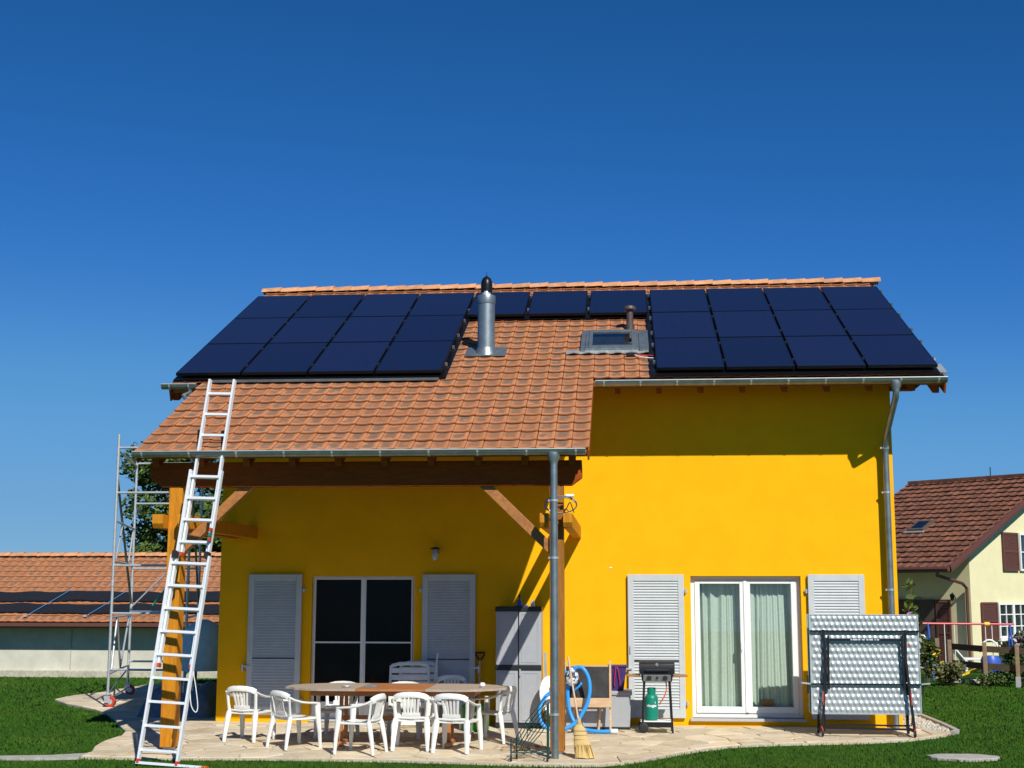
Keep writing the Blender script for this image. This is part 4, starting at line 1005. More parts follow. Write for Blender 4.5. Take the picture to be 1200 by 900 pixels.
# ------------------------------------------------------------------ dark green wire cart
ctb = thing('wire_cart', 'dark green wire cart frame on small castors beside the downpipe', 'cart', (-.12,-3.86,gz(0,-3.86)+.01))
for (x,y), h in (((-.215,0),.26),((.215,0),.66),((-.165,.22),.26),((.215,.24),.66)):
    b = B(); b.tube([(x,y,.04),(x,y,h)], .010, 6); b.obj('upright', 'green_wire', ctb, smooth=True)
    b = B(); b.lathe([(.012,-.012),(.028,-.012),(.028,.012),(.012,.012)], 10, (x,y,.028), 'x'); b.obj('castor', 'rubber', ctb, smooth=True)
b = B()
for p, q in (((-.215,0,.10),(.215,0,.10)),((-.165,.22,.10),(.215,.24,.10)),((-.215,0,.10),(-.165,.22,.10)),((.215,0,.10),(.215,.24,.10)),((.215,0,.64),(.215,.24,.64))): b.tube([p,q], .008, 6)
b.obj('base_frame', 'green_wire', ctb, smooth=True)
for k in range(7):
    y = .0+.035*k; o_ = .06*(k-3)*.8; b = B(); b.tube([(-.13+o_*.6,y,.11+max(0,-o_)*.4),(.03+o_*.6,y,.36-o_*.5),(.20,y,.58-o_*1.2)], .006, 5); b.obj('rod', 'green_wire', ctb, smooth=True)
b = B()
for k in range(5):
    x = -.10+.07*k; z = .20+.085*k; b.tube([(x,0,z),(x,.23,z)], .005, 5); b.tube([(x,.23,z),(x-.03,.23,z+.12)], .005, 5)
b.obj('cross_wires', 'green_wire', ctb, smooth=True)
# dry leaves swept beside the cart
rl = random.Random(8); b = B()
for i in range(110):
    x, y = rl.gauss(-.28,.13), rl.gauss(-2.75,.13); z = gz(x,y)+.012+rl.uniform(0,.025); a = rl.uniform(0,6.3); r = rl.uniform(.018,.04); c_, s_ = math.cos(a)*r, math.sin(a)*r
    b.add([(x+c_,y+s_,z+rl.uniform(0,.02)),(x-s_*.6,y+c_*.6,z),(x-c_,y-s_,z+rl.uniform(0,.02)),(x+s_*.6,y-c_*.6,z+.01)], [(0,1,2,3)])
tag(b.obj('fallen_leaves', 'dry_leaf'), 'small heap of dry brown leaves on the patio behind the cart', 'leaves', kind='stuff')

# ------------------------------------------------------------------ coiled cable hung on the cross beam
cc = thing('cable_coil', 'hoop of cable with white plug resting on the porch cross beam', 'cable', (.235,-3.34,2.88))
b = B(); b.tube([(.205*math.cos(a), -.02*math.sin(a), .105+.105*math.sin(a)*1.0) for a in [2*math.pi*k/28 for k in range(28)]], .007, 7, closed=True)
b.tube([(.195*math.cos(a)+.006, .03+.01*math.sin(a), .10+.098*math.sin(a)) for a in [2*math.pi*k/28 for k in range(28)]], .008, 7, closed=True); b.obj('hoop', 'zinc', cc, smooth='all')
b = B(); b.lathe([(.02,0),(.022,.01),(.022,.10),(.018,.105)], 10, (.065,-.03,.212), 'x'); b.obj('plug', 'white_plastic', cc, smooth=True)
b = B(); b.tube(smooth_path([(.04,-.03,.0),(.08,-.03,.06),(.12,-.03,.13),(.15,-.03,.06),(.17,-.03,.0)]), .007, 5); b.tube(smooth_path([(.04,-.02,.02),(.07,-.03,.05),(.10,-.02,.02)]), .006, 5); b.obj('loose_loop', 'black_plastic', cc, smooth='all')

# ------------------------------------------------------------------ gas barbecue
bq = thing('gas_barbecue', 'black lidded gas barbecue on a trolley with wooden side shelves', 'barbecue', (1.455,-.78,gz(0,-.78)+.008))
b = B(); prof = [(-.18,.80),(-.185,.86),(-.16,.935),(-.10,.965),(.10,.965),(.16,.93),(.18,.86),(.18,.80)]
b.prism(prof, 'x', -.245, .245); lid = b.obj('lid', 'black_metal', bq, smooth=True, bevel=.008)
b = B(); b.tube([(-.16,-.185,.845),(-.16,-.215,.85),(.16,-.215,.85),(.16,-.185,.845)], .010, 8); b.obj('lid_handle', 'black_plastic', lid, smooth=True)
b = B(); b.lathe([(.022,-.005),(.02,0)], 12, (.0,-.168,.925), 'y'); b.obj('lid_badge', 'clamp', lid)
b = B(); b.hexa([(-.205,-.16,.69),(.205,-.16,.69),(.205,.16,.69),(-.205,.16,.69),(-.225,-.18,.80),(.225,-.18,.80),(.225,.18,.80),(-.225,.18,.80)]); b.obj('firebox', 'black_metal', bq, bevel=.006)
b = B(); b.hexa([(-.19,-.205,.70),(.19,-.205,.70),(.19,-.175,.70),(-.19,-.175,.70),(-.19,-.215,.785),(.19,-.215,.785),(.19,-.185,.785),(-.19,-.185,.785)]); pn = b.obj('control_panel', 'knob', bq, bevel=.004)
for x in (-.11,.11):
    b = B(); b.lathe([(.032,-.03),(.034,0)], 14, (x,-.212,.742), 'y'); b.obj('knob', 'black_plastic', pn, smooth=True)
b = B(); b.lathe([(.016,-.02),(.018,0)], 10, (0,-.212,.745), 'y'); b.obj('igniter', 'black_plastic', pn, smooth=True)
for s in (-1,1):
    b = B()
    for k in range(4):
        y = -.15+.085*k; x0, x1 = s*.226, s*(.43 if k in (1,2) else .41); b.box(min(x0,x1),max(x0,x1),y,y+.075,.755,.778)
    b.obj('side_shelf', 'wood_shelf', bq, bevel=.005)
for s, h in ((-1,.12),(1,0)):
    for y in (-.15,.15):
        b = B(); b.bar((s*.205,y*1.12,h),(s*.175,y,.70),.028,.028,(0,1,0)); b.obj('leg', 'black_metal', bq)
for y in (-.19,.19):
    b = B(); b.lathe([(.02,-.018),(.06,-.018),(.07,-.01),(.07,.01),(.06,.018),(.02,.018)], 18, (-.195,y,.07), 'y'); w = b.obj('wheel', 'rubber', bq, smooth=True)
b = B(); b.tube([(-.195,-.2,.07),(-.195,.2,.07)], .008, 8); b.obj('axle', 'steel', bq)
b = B(); b.box(-.235,.215,-.175,.175,.145,.16); b.obj('lower_shelf', 'white_paint', bq, bevel=.003)
b = B(); b.box(-.215,.205,-.18,-.165,.075,.144); b.obj('lower_panel', 'black_metal', bq)
b = B(); b.tube(smooth_path([(.12,-.10,.70),(.13,-.13,.60),(.10,-.15,.50),(.05,-.14,.42),(.03,-.12,.38)]), .009, 7); b.obj('gas_hose', 'orange', bq, smooth='all')
gb = thing('gas_bottle', 'green gas bottle with white lettering standing on the barbecue shelf', 'gas bottle', (1.375,-.82,gz(0,-.8)+.008+.162))
b = B(); b.lathe([(.075,0),(.09,.012),(.092,.05),(.092,.29),(.085,.325),(.06,.352),(.03,.365)], 22); b.obj('body', 'gas', gb, smooth=True)
b = B(); a_ = [R(200+ (500-200)*k/14) for k in range(15)]
b.add([(.06*math.cos(t_),.06*math.sin(t_),.34) for t_ in a_]+[(.062*math.cos(t_),.062*math.sin(t_),.44) for t_ in a_], [(i,i+1,16+i,15+i) for i in range(14)]); b.obj('collar', 'gas', gb, smooth=True)
b = B(); b.lathe([(.018,.36),(.02,.40),(.028,.405),(.028,.42)], 10); b.obj('valve', 'black_metal', gb, smooth=True)
cu_ = bpy.data.curves.new('lettering', 'FONT'); cu_.body = 'vitogaz'; cu_.size = .052; cu_.extrude = .0008; cu_.align_x = 'CENTER'; cu_.offset = .0012
tmp = bpy.data.objects.new('lettering', cu_); col.objects.link(tmp); dg = bpy.context.evaluated_depsgraph_get()
me = bpy.data.meshes.new_from_object(tmp.evaluated_get(dg)); bpy.data.objects.remove(tmp)
for v in me.vertices:
    a = v.co.x/.093; z_ = v.co.y; d = v.co.z; v.co = ((.0932+d)*math.sin(a), -(.0932+d)*math.cos(a), .185+z_)
me.materials.clear(); me.materials.append(M['white_print']); o = bpy.data.objects.new('lettering', me); col.objects.link(o); o.parent = gb
b = B(); b.add([(.045*1.0,-.0815,.232),(.055,-.0765,.232),(.056,-.0765,.262),(.047,-.0815,.245)], [(0,1,2,3)]); b.obj('flame_mark', 'white_print', gb)

# ------------------------------------------------------------------ folded table tennis table with embossed metal underside
tt = thing('folded_tennis_table', 'folded table tennis table with dimpled silver underside on a black wheeled frame', 'game table', (4.27,-1.0,gz(0,-1)+.008))
def dimple_sheet(y, sgn, name):
    b = B(); X0, X1, Z0, Z1 = -.722, .722, .30, 1.61; nc, nr_ = 20, 15; sub = 8; NX, NZ = nc*sub, nr_*sub
    px, pz = (X1-X0)/nc, (Z1-Z0)/nr_
    for j in range(NZ+1):
        for i in range(NX+1):
            x = X0+(X1-X0)*i/NX; z = Z0+(Z1-Z0)*j/NZ; row = int(min(nr_-1,j//sub)); h = 0
            for rr in (row-1,row,row+1):
                off = .5 if rr%2 else 0
                cxx = X0+px*(round((x-X0)/px-.5-off*.999)+.5+off); czz = Z0+pz*(rr+.5)
                if cxx < X0+.03 or cxx > X1-.03 or czz < Z0 or czz > Z1: continue
                d = math.hypot((x-cxx)/(px*.43),(z-czz)/(pz*.40))
                if d < 1: h = max(h, .017*(1-d*d))
            edge = min(x-X0,X1-x,z-Z0,Z1-z)
            if edge < .012: h = 0
            b.v.append((x, y-sgn*h, z))
    for j in range(NZ):
        for i in range(NX):
            q = [j*(NX+1)+i, j*(NX+1)+i+1, (j+1)*(NX+1)+i+1, (j+1)*(NX+1)+i]; b.f.append(tuple(q if sgn > 0 else q[::-1]))
    o = b.obj(name, 'dimple', tt, smooth='all')
    b = B()
    for q in ((X0-.012,X0-.001,Z0-.012,Z1+.012),(X1+.001,X1+.012,Z0-.012,Z1+.012),(X0-.001,X1+.001,Z0-.012,Z0-.001),(X0-.001,X1+.001,Z1+.001,Z1+.012)): b.box(q[0],q[1],min(y-sgn*.008,y+sgn*.03),max(y-sgn*.008,y+sgn*.03),q[2],q[3])
    b.obj('edge_trim', 'steel', tt)
    b = B(); b.box(X0,X1,min(y+sgn*.012,y+sgn*.028),max(y+sgn*.012,y+sgn*.028),Z0,Z1); b.obj('table_top', 'gas', tt)
dimple_sheet(-.09, 1, 'underside'); dimple_sheet(.16, -1, 'underside')
def bar_(name, p, q, w=.028, m='black_metal'):
    b = B(); b.bar(p, q, w, w, (0,1,0)); b.obj(name, m, tt)
bar_('cross_bar', (-.735,-.125,1.40),(.735,-.125,1.40),.024); bar_('cross_bar', (-.735,-.125,.69),(.735,-.125,.69),.020)
bar_('cross_bar', (-.50,-.135,1.285),(.50,-.135,1.285),.030)
for s in (-1,1):
    x = s*.55
    bar_('upright', (x,-.13,1.42),(x-.02*s,-.14,.72),.030); bar_('frame_leg', (x-.02*s,-.155,1.05),(x+.06*s,-.19,.07),.034)
    bar_('inner_leg', (x-.06*s,-.15,1.34),(x-.045*s,-.15,.62),.028); bar_('inner_leg', (x+.0*s,-.11,.70),(x+.01*s,.02,.05),.028)
    bar_('lower_bar', (x+.06*s,-.19,.08),(x+.05*s,.26,.08),.034); bar_('frame_leg', (x+.05*s,.24,1.0),(x+.05*s,.26,.08),.03)
    for y in (-.19,.26):
        b = B(); b.lathe([(.012,-.014),(.042,-.014),(.048,0),(.042,.014),(.012,.014)], 14, (x+.06*s,y,.048), 'x'); w = b.obj('castor', 'rubber', tt, smooth=True)
        b = B(); b.lathe([(.022,-.016),(.022,.016)], 12, (x+.06*s,y,.048), 'x'); b.obj('hub', 'white_paint', w, smooth=True)
    bar_('lock_lever', (x+.03*s,-.185,.60),(x+.035*s,-.19,.42),.014,'red'); bar_('lock_lever', (x+.075*s,-.205,.14),(x+.05*s,-.21,.07),.016,'red')
    bar_('net_post_bracket', (s*.735,-.08,.69),(s*.86,-.10,.705),.020,'steel'); bar_('net_post', (s*.77,-.05,.56),(s*.77,-.05,.80),.020)
bar_('foot_bar', (-.56,-.16,.115),(.56,-.16,.10),.026); bar_('foot_bar', (-.60,.05,.14),(.60,.05,.13),.022)
for k, (x0, x1) in enumerate(((-.19,-.17),(-.16,-.10),(-.09,-.06),(-.04,.0),(.02,.05),(.06,.11),(.13,.145),(.16,.19))):
    b = B(); b.box(x0,x1,-.1535,-.1505,1.279,1.291); b.obj('sticker_mark', 'white_print', tt)
b = B(); b.lathe([(.018,-.01),(.018,0)], 10, (.585,-.15,1.22), 'y'); b.obj('release_button', 'red', tt)

# ------------------------------------------------------------------ extension ladder
b0x = Vector((-4.435,-4.36,gz(0,-4.36)-.02)); gl = Vector((0,eL.y-.145,eL.z-.02))
zt_ = 4.62; TOPX = -4.12; ydir = (gl.y-b0x.y)/(gl.z-b0x.z)
def lad(z): t = (z-b0x.z)/(zt_-b0x.z); return Vector((b0x.x+(TOPX-b0x.x)*t, b0x.y+(z-b0x.z)*ydir, z))
ladder = thing('ladder', 'three-section aluminium extension ladder leaning on the porch gutter', 'ladder', b0x)
ax = (lad(4)-lad(0)).normalized(); sd = Vector((1,-.12,0)).normalized(); nrm = sd.cross(ax).normalized()   # normal away from the house
sd = ax.cross(nrm).normalized()
if nrm.y > 0: nrm = -nrm
def sect(z0, z1, w, off, first):
    first = (.17-((lad(z0)-lad(b0x.z)).length)) % .279
    p0, p1 = lad(z0)+nrm*off, lad(z1)+nrm*off; L_ = (p1-p0).length
    for s in (-1,1):
        b = B(); b.bar(p0+sd*s*w/2-b0x, p1+sd*s*w/2-b0x, .026, .062, nrm); o = b.obj('stile', 'alu', ladder)
        b = B(); b.bar(p0+sd*s*w/2-b0x-ax*.012, p0+sd*s*w/2-b0x+ax*.035, .03, .066, nrm); b.obj('end_cap', 'red', o)
    k = first
    if k < .04: k += .279
    while k < L_-.03:
        c = p0+ax*k-b0x; b = B(); b.bar(c-sd*(w/2-.013), c+sd*(w/2-.013), .030, .030, nrm); b.obj('rung', 'alu', ladder); k += .279
sect(b0x.z+.03, 2.34, .49, 0, .17); sect(1.02, 3.42, .415, -.045, .24); sect(2.36, zt_, .335, -.09, .14)
b = B(); p = lad(b0x.z+.02)-b0x; b.bar(p-sd*.27, p+sd*.62, .03, .05, nrm); st_ = b.obj('stabiliser_bar', 'alu', ladder)
b = B(); b.bar(p+sd*.56, p+sd*.63, .036, .056, nrm); b.obj('bar_cap', 'orange', st_)
for z in (2.36,):
    for s, w in ((-1,.42),(1,.42)):
        p = lad(z)-b0x; b = B(); b.bar(p+sd*s*w/2-ax*.05, p+sd*s*w/2+ax*.03, .05, .10, nrm); b.obj('guide_bracket', 'black_plastic', ladder)
p = lad(2.52)-b0x+sd*.215+nrm*.02
for k, m in enumerate(('red','gas','red')):
    b = B(); b.bar(p+ax*(.06*k), p+ax*(.06*k+.045), .030, .05, nrm); b.obj('sticker', m, ladder)
p = lad(1.0)-b0x+sd*.25; b = B(); b.tube(smooth_path([p, p+Vector((.03,.02,-.15)), p+Vector((.07,.03,-.42)), p+Vector((.05,.02,-.50)), p+Vector((.0,0,-.42)), p+Vector((-.02,0,-.25))]), .006, 6); b.obj('rope', 'white_plastic', ladder, smooth='all')

# ------------------------------------------------------------------ scaffold tower
A0, A1 = Vector((-7.60,2.35,0)), Vector((-8.30,5.2,0)); C0, C1 = Vector((-6.30,2.35,0)), Vector((-7.0,5.2,0))
sc = thing('scaffold_tower', 'galvanised rolling scaffold tower with red castors behind the ladder', 'scaffold', (-7.3,3.8,0)); so_ = Vector((-7.3,3.8,0))
def stube(name, p, q, r=.024, m='steel'):
    b = B(); b.tube([Vector(p)-so_, Vector(q)-so_], r, 10); return b.obj(name, m, sc, smooth=True)
Z = lambda p, z: Vector((p.x,p.y,z))
for P in (A0,A1,C0,C1):
    stube('post', Z(P,.16), Z(P,4.58 if P in (A0,) else 4.40))
    for zc in (2.05,):
        b = B(); b.lathe([(.032,-.05),(.032,.05)], 10, Z(P,zc)-so_); b.obj('post_sleeve', 'steel', sc, smooth=True)
    b = B(); b.lathe([(.02,-.022),(.085,-.022),(.095,-.012),(.095,.012),(.085,.022),(.02,.022)], 20, Z(P,.095)+Vector((.05,0,0))-so_, 'y'); w = b.obj('castor_wheel', 'red', sc, smooth=True)
    b = B(); b.lathe([(.042,-.026),(.042,.026)], 16, Z(P,.095)+Vector((.05,0,0))-so_, 'y'); b.obj('hub', 'steel', w, smooth=True)
    b = B(); b.box(P.x-so_.x-.045,P.x-so_.x+.05,P.y-so_.y-.04,P.y-so_.y-.03,.08,.21); b.box(P.x-so_.x-.045,P.x-so_.x+.05,P.y-so_.y+.03,P.y-so_.y+.04,.08,.21); b.box(P.x-so_.x-.045,P.x-so_.x+.05,P.y-so_.y-.04,P.y-so_.y+.04,.2,.22); b.obj('castor_fork', 'steel', sc)
for P, Q in ((A0,C0),(A1,C1)):
    for z in (.62,1.55,2.35,3.58,4.35): stube('cross_tube', Z(P,z), Z(Q,z), .02)
for P, Q in ((A0,A1),(C0,C1)):
    for z in (.55,1.48,2.42,3.10,4.30): stube('side_rail', Z(P,z), Z(Q,z), .018)
stube('diagonal_brace', Z(A0,3.85), Z(A1,1.70), .022, 'zinc'); stube('diagonal_brace', Z(A1,1.62), Z(C1,2.9), .016)
stube('diagonal_brace', Z(C0,3.9), Z(C1,1.7), .02, 'zinc')
m_ = (A0+A1)/2
stube('brace', Z(A0+(A1-A0)*.28,1.47), Z(A0+(A1-A0)*.12,.58), .018); stube('brace', Z(A0+(A1-A0)*.30,1.47), Z(A0+(A1-A0)*.55,.58), .018); stube('brace', Z(A0+(A1-A0)*.92,1.47), Z(A0+(A1-A0)*.55,.58), .018)
stube('brace', Z(A0+(A1-A0)*.35,3.08), Z(A0+(A1-A0)*.10,2.46), .018); stube('brace', Z(A0+(A1-A0)*.75,2.46), Z(A0+(A1-A0)*.95,3.08), .018)
stube('base_brace', Z(A0,.16)+Vector((.05,0,0)), Z(A1,.16)+Vector((.05,0,0)), .014, 'zinc'); stube('base_brace', Z(A0,.22), Z(A1,.50), .014, 'zinc')
b = B(); b.tube([Z(A1,1.66)-so_+Vector((.42,0,0)), Z(A1,2.12)-so_+Vector((.78,0,0))], .02, 8); b.obj('green_strap', 'strap_green', sc, smooth=True)

# covered garden things in the shade beside the house
cv2 = thing('covered_kettle_grill', 'pale blue domed cover over a kettle grill in the shade beside the house', 'grill', (-5.95,2.2,gz(-6,2.2)+.008))
b = B(); n = 20
b.lathe([(.40,.62),(.43,.80),(.42,1.0),(.36,1.2),(.24,1.36),(.08,1.44),(.02,1.45)], n); b.obj('cover', 'cover_blue', cv2, smooth=True)
for a in (0.4,2.5,4.6):
    b = B(); b.tube([(.25*math.cos(a),.25*math.sin(a),.66),(.36*math.cos(a),.36*math.sin(a),0)], .016, 8); b.obj('leg', 'black_metal', cv2)
b = B(); b.bar((-.44,-.1,.80),(-.62,-.15,.80),.10,.02); b.obj('side_table', 'black_metal', cv2)
b = B(); n = 13; rp_ = random.Random(4)
for j in range(n):
    for i in range(n):
        u, v = i/(n-1), j/(n-1); e = min(u,1-u,v,1-v)*4; h = .50*min(1,e)**.5*(.8+.2*math.sin(u*7+v*3))
        b.v.append((-6.45+1.15*u, .55+1.3*v, gz(-6,1)+.008+h+rp_.uniform(-.02,.02)*min(1,e)))
b.f = [(j*n+i, j*n+i+1, (j+1)*n+i+1, (j+1)*n+i) for j in range(n-1) for i in range(n-1)]
tag(b.obj('tarpaulin', 'tarp', smooth='all'), 'dark grey tarpaulin over a low heap in the shade beside the house', 'tarpaulin')

# ------------------------------------------------------------------ neighbouring garage with black pool mats on its roof
ga = thing('garage', 'low cream garage with orange tiled roof across the lawn', 'garage', (-14,16,-.3)); gO = Vector((-14,16,-.3))
def gobj(bld, name, m, parent=None, **k):
    bld.v = [(v[0]-gO.x, v[1]-gO.y, v[2]-gO.z) for v in bld.v]; return bld.obj(name, m, parent or ga, **k)
GX0, GX1 = -24., -6.; gye, gze, gyr, gzr = 14.5, 1.15, 18.1, 2.93
GT = math.atan2(gzr-gze, gyr-gye); gc, gs = math.cos(GT), math.sin(GT)
b = B(); b.box(GX0+.3,GX1-.3,15.05,21.2,-.12,1.32); gobj(b, 'wall', 'garage')
b = B(); b.box(GX0+.2,GX1-.2,14.93,15.06,-.60,-.10); gobj(b, 'plinth', 'plinth', bevel=.02)
for x in (-13.43,-17.6,-10.2):
    b = B(); b.box(x-.01,x+.01,15.035,15.06,-.1,1.3); gobj(b, 'wall_joint', 'plinth')
b = B(); b.prism([(gye,gze-.05),(gyr,gzr-.05),(gyr+3.6,gze-.05),(gyr+3.6,gze-.15),(gyr,gzr-.15),(gye,gze-.15)], 'x', GX0, GX1); groof = gobj(b, 'roof', 'soffit')
tb2 = tile_mesh(.24,.42); rest = B(); GR_ = Matrix(((1,0,0),(0,gc,-gs),(0,gs,gc))); rg2 = random.Random(5)
k = 0; slope = math.hypot(gyr-gye,gzr-gze)
while k*.335 < slope-.1:
    v = k*.335; i = 0
    while GX0+i*.24 < GX1-.2:
        if True:
            p = Vector((GX0+i*.24, gye+v*gc, gze+v*gs+rg2.uniform(-.004,.004))); rest.add([p+GR_@Vector(q) for q in tb2.v], tb2.f); rest.a += tb2.a
        i += 1
    k += 1
tag(gobj(rest, 'roof_tiles', 'tile', groof, smooth=True), kind='stuff')
rme2 = ridge_mesh(.43).mesh('ridge_tile', 'ridge', smooth=True)
for i in range(44):
    o = bpy.data.objects.new('ridge_tile', rme2); col.objects.link(o); o.parent = groof; o.location = Vector((-23.8+i*.40,gyr,gzr+.02))-gO; o.rotation_euler = (rg2.uniform(-.02,.02),-.03,0)
b = B(); b.box(GX0,GX1,gye-.09,gye-.01,gze-.11,gze-.02); gobj(b, 'gutter', 'brown_shutter')
def gp(x, v, h): return Vector((x, gye+v*gc-h*gs, gze+v*gs+h*gc))
for v0, v1, lb in ((.40,.88,'black pool heating mat on the garage roof, strip closest to the gutter'), (1.08,1.62,'black pool heating mat on the garage roof, upper strip')):
    b = B(); n = 60; rm = random.Random(int(v0*10))
    for j, vv in enumerate((v0,v0,(v0+v1)/2,v1,v1)):
        for i in range(n+1):
            x = -18.4+i*(9.6/n); wv = .03*math.sin(x*1.7+v0*5)+.02*math.sin(x*4.1); hh = .045 if j in (0,4) else .075+.012*math.sin(x*6+j)
            b.v.append(tuple(gp(x, vv+wv, hh)))
    b.f = [(j*(n+1)+i, j*(n+1)+i+1, (j+1)*(n+1)+i+1, (j+1)*(n+1)+i) for j in range(4) for i in range(n)]
    tag(b.obj('pool_heating_mat', 'mat_black', smooth=True), lb, 'heating mat', 'black heating mats strapped to the garage roof')
for x, m, lb in ((-14.35,'strap_blue','blue strap over the garage roof mats, on the side away from the scaffold'), (-12.75,'strap_blue','blue strap over the garage roof mats, close to the scaffold')):
    b = B(); b.ribbon([gp(x-.18,.22,.06), gp(x,.45,.11), gp(x+.22,1.0,.11), gp(x+.45,1.6,.11), gp(x+.52,1.75,.06)], .03, .006, (0,-.4,.9)); o = tag(b.obj('strap', m), lb, 'strap', 'straps on the garage roof')
    b = B(); b.box(-.04,.04,-.03,.03,-.02,.02); q = b.obj('ratchet', 'steel', o); q.location = gp(x-.19,.20,.08)

# ------------------------------------------------------------------ trees
def leaf_cloud(clumps, n, size, seed, flat=.6):
    r = random.Random(seed); b = B(); tot = sum(c[3] for c in clumps)
    for c in clumps:
        for i in range(int(n*c[3]/tot)):
            a = Vector((r.gauss(0,1), r.gauss(0,1), r.gauss(0,1))).normalized(); d = c[3]*(r.random()**.45)
            p = Vector(c[:3])+Vector((a.x*d, a.y*d, a.z*d*.85)); s = size*r.uniform(.6,1.4)
            u = Vector((r.gauss(0,1), r.gauss(0,1), r.gauss(0,1)*flat)).normalized(); w = u.cross(Vector((r.gauss(0,1),r.gauss(0,1),r.gauss(0,1)))).normalized()
            b.add([p-u*s, p+w*s*.45, p+u*s, p-w*s*.45], [(0,1,2,3)])
    return b
def tree(name, label, loc, h, rad, n, size, seed, trunk_r=.16, leaf='leafA', nclump=16, zlo=.3, group=None):
    r = random.Random(seed); t = thing(name, label, 'tree', loc, 0, group); cl = []
    for k in range(nclump):
        a = r.uniform(0,6.28); zz_ = r.uniform(zlo,.93); rr = rad*(1-((zz_-.58)/.5)**2*.75)*r.uniform(.25,.95)
        cl.append((rr*math.cos(a), rr*math.sin(a), h*zz_, rad*r.uniform(.22,.42)))
    cl.append((0,0,h*.90,rad*.3)); cl.append((0,0,h*.65,rad*.5))
    b = B(); b.tube([(0,0,-.3),(.05,.02,h*.3),(-.04,.05,h*.6),(0,0,h*.88)], [trunk_r,trunk_r*.75,trunk_r*.45,trunk_r*.12], 9); tr = b.obj('trunk', 'bark', t, smooth='all')
    for c in cl[:10]:
        z0 = max(h*.2, c[2]*.6); b = B(); b.tube([(0,0,z0),(c[0]*.5,c[1]*.5,(z0+c[2])/2+.1),(c[0],c[1],c[2])], [trunk_r*.4,trunk_r*.25,trunk_r*.06], 6); b.obj('limb', 'bark', tr, smooth='all')
    leaf_cloud(cl, n, size, seed+1).obj('crown', leaf, t)
    return t
tree('deciduous_tree', 'tall green tree behind the garage, standing between scaffold and post', (-16.7,33,-.4), 8.5, 2.5, 15000, .12, 3, .22, nclump=30, zlo=.28)
tree('deciduous_tree', 'green tree behind the garage, seen through the porch braces', (-13.8,34.5,-.4), 8.0, 2.7, 15000, .12, 9, .22, nclump=30, zlo=.25)
tree('deciduous_tree', 'smaller green tree behind the garage at the outer edge of the tree group', (-18.0,36,-.4), 5.6, 1.5, 6000, .11, 14, .16, nclump=16, zlo=.3)

# ------------------------------------------------------------------ neighbour house
nh = thing('neighbour_house', 'cream house with dark brown tiled roof and brown shutters beyond the fence', 'house', (9.5,17,0)); nO = Vector((9.5,17,0))
E0 = Vector((9.467,16.5,2.605)); va = Vector((-.71,.704,0)).normalized(); vb = Vector((.704,.71,0)).normalized(); NP = R(25.8); nc_, ns_ = math.cos(NP), math.sin(NP)
def nobj(bld, name, m, parent=None, **k):
    bld.v = [tuple(Vector(v)-nO) for v in bld.v]; return bld.obj(name, m, parent or nh, **k)
def np_(t, s, z): p = E0+va*t+vb*s; return Vector((p.x,p.y,z))
HS = 5.65; NT = 4.75
def rq(t, v, h=0.): # on near roof plane: t along eave, v up the slope
    s = v*nc_-h*ns_; p = E0+va*t+vb*s; return Vector((p.x,p.y,E0.z+v*ns_+h*nc_))
vr = HS/nc_; zr = E0.z+vr*ns_
# walls
WS = 1.76; WT = .5
def quad(b, *p): b.add(list(p), [tuple(range(len(p)))])
def zroof(s): return E0.z+(s if s < HS else 2*HS-s)*ns_/nc_-.18
b = B(); quad(b, np_(WT,WS,-.2), np_(WT,9.5,-.2), np_(WT,9.5,zroof(9.5)), np_(WT,HS,zroof(HS)), np_(WT,WS,zroof(WS))); gw = nobj(b, 'gable_wall', 'cream')
b = B(); quad(b, np_(NT,WS,-.2), np_(WT,WS,-.2), np_(WT,WS,zroof(WS)), np_(NT,WS,zroof(WS))); sw_ = nobj(b, 'side_wall', 'cream')
b = B(); quad(b, np_(NT-.1,9.5,-.2), np_(NT-.1,WS,-.2), np_(NT-.1,WS,zroof(WS)), np_(NT-.1,HS,zroof(HS)), np_(NT-.1,9.5,zroof(9.5))); nobj(b, 'gable_wall', 'cream')
# roof
b = B(); b.hexa([rq(0,0,-.16),rq(NT,0,-.16),rq(NT,vr,-.16),rq(0,vr,-.16),rq(0,0,-.03),rq(NT,0,-.03),rq(NT,vr,-.03),rq(0,vr,-.03)])
def rq2(t, v, h=0.): s = 2*HS-v*nc_+h*ns_; p = E0+va*t+vb*s; return Vector((p.x,p.y,E0.z+v*ns_+h*nc_))
b.hexa([rq2(0,2,-.16),rq2(NT,2,-.16),rq2(NT,vr,-.16),rq2(0,vr,-.16),rq2(0,2,-.03),rq2(NT,2,-.03),rq2(NT,vr,-.03),rq2(0,vr,-.03)])
nroof = nobj(b, 'roof', 'brown_shutter')
rest = B(); tb3 = tile_mesh(.25,.42); rn = random.Random(6); Xv = -va; Yv = vb*nc_+Vector((0,0,ns_)); Zv = Xv.cross(Yv)
k = 0
while k*.34 < vr-.1:
    i = 0
    while i*.25 < NT-.05:
        p = rq(NT-i*.25+.1, k*.34-.05, rn.uniform(-.004,.006)); rest.add([p+Xv*q[0]+Yv*q[1]+Zv*q[2]*1.6 for q in tb3.v], tb3.f); i += 1
    k += 1
tag(nobj(rest, 'roof_tiles', 'tile_dark', nroof, smooth=True), kind='stuff')
b = B(); b.hexa([rq(-.03,0,-.10),rq(.0,0,-.10),rq(.0,vr,-.10),rq(-.03,vr,-.10),rq(-.03,0,.03),rq(.0,0,.03),rq(.0,vr,.03),rq(-.03,vr,.03)]); nobj(b, 'verge_board', 'brown_shutter', nroof)
b = B(); b.bar(np_(-.05,HS,zr+.03), np_(NT+.05,HS,zr+.03), .24, .10); nobj(b, 'ridge_cap', 'tile_dark', nroof)
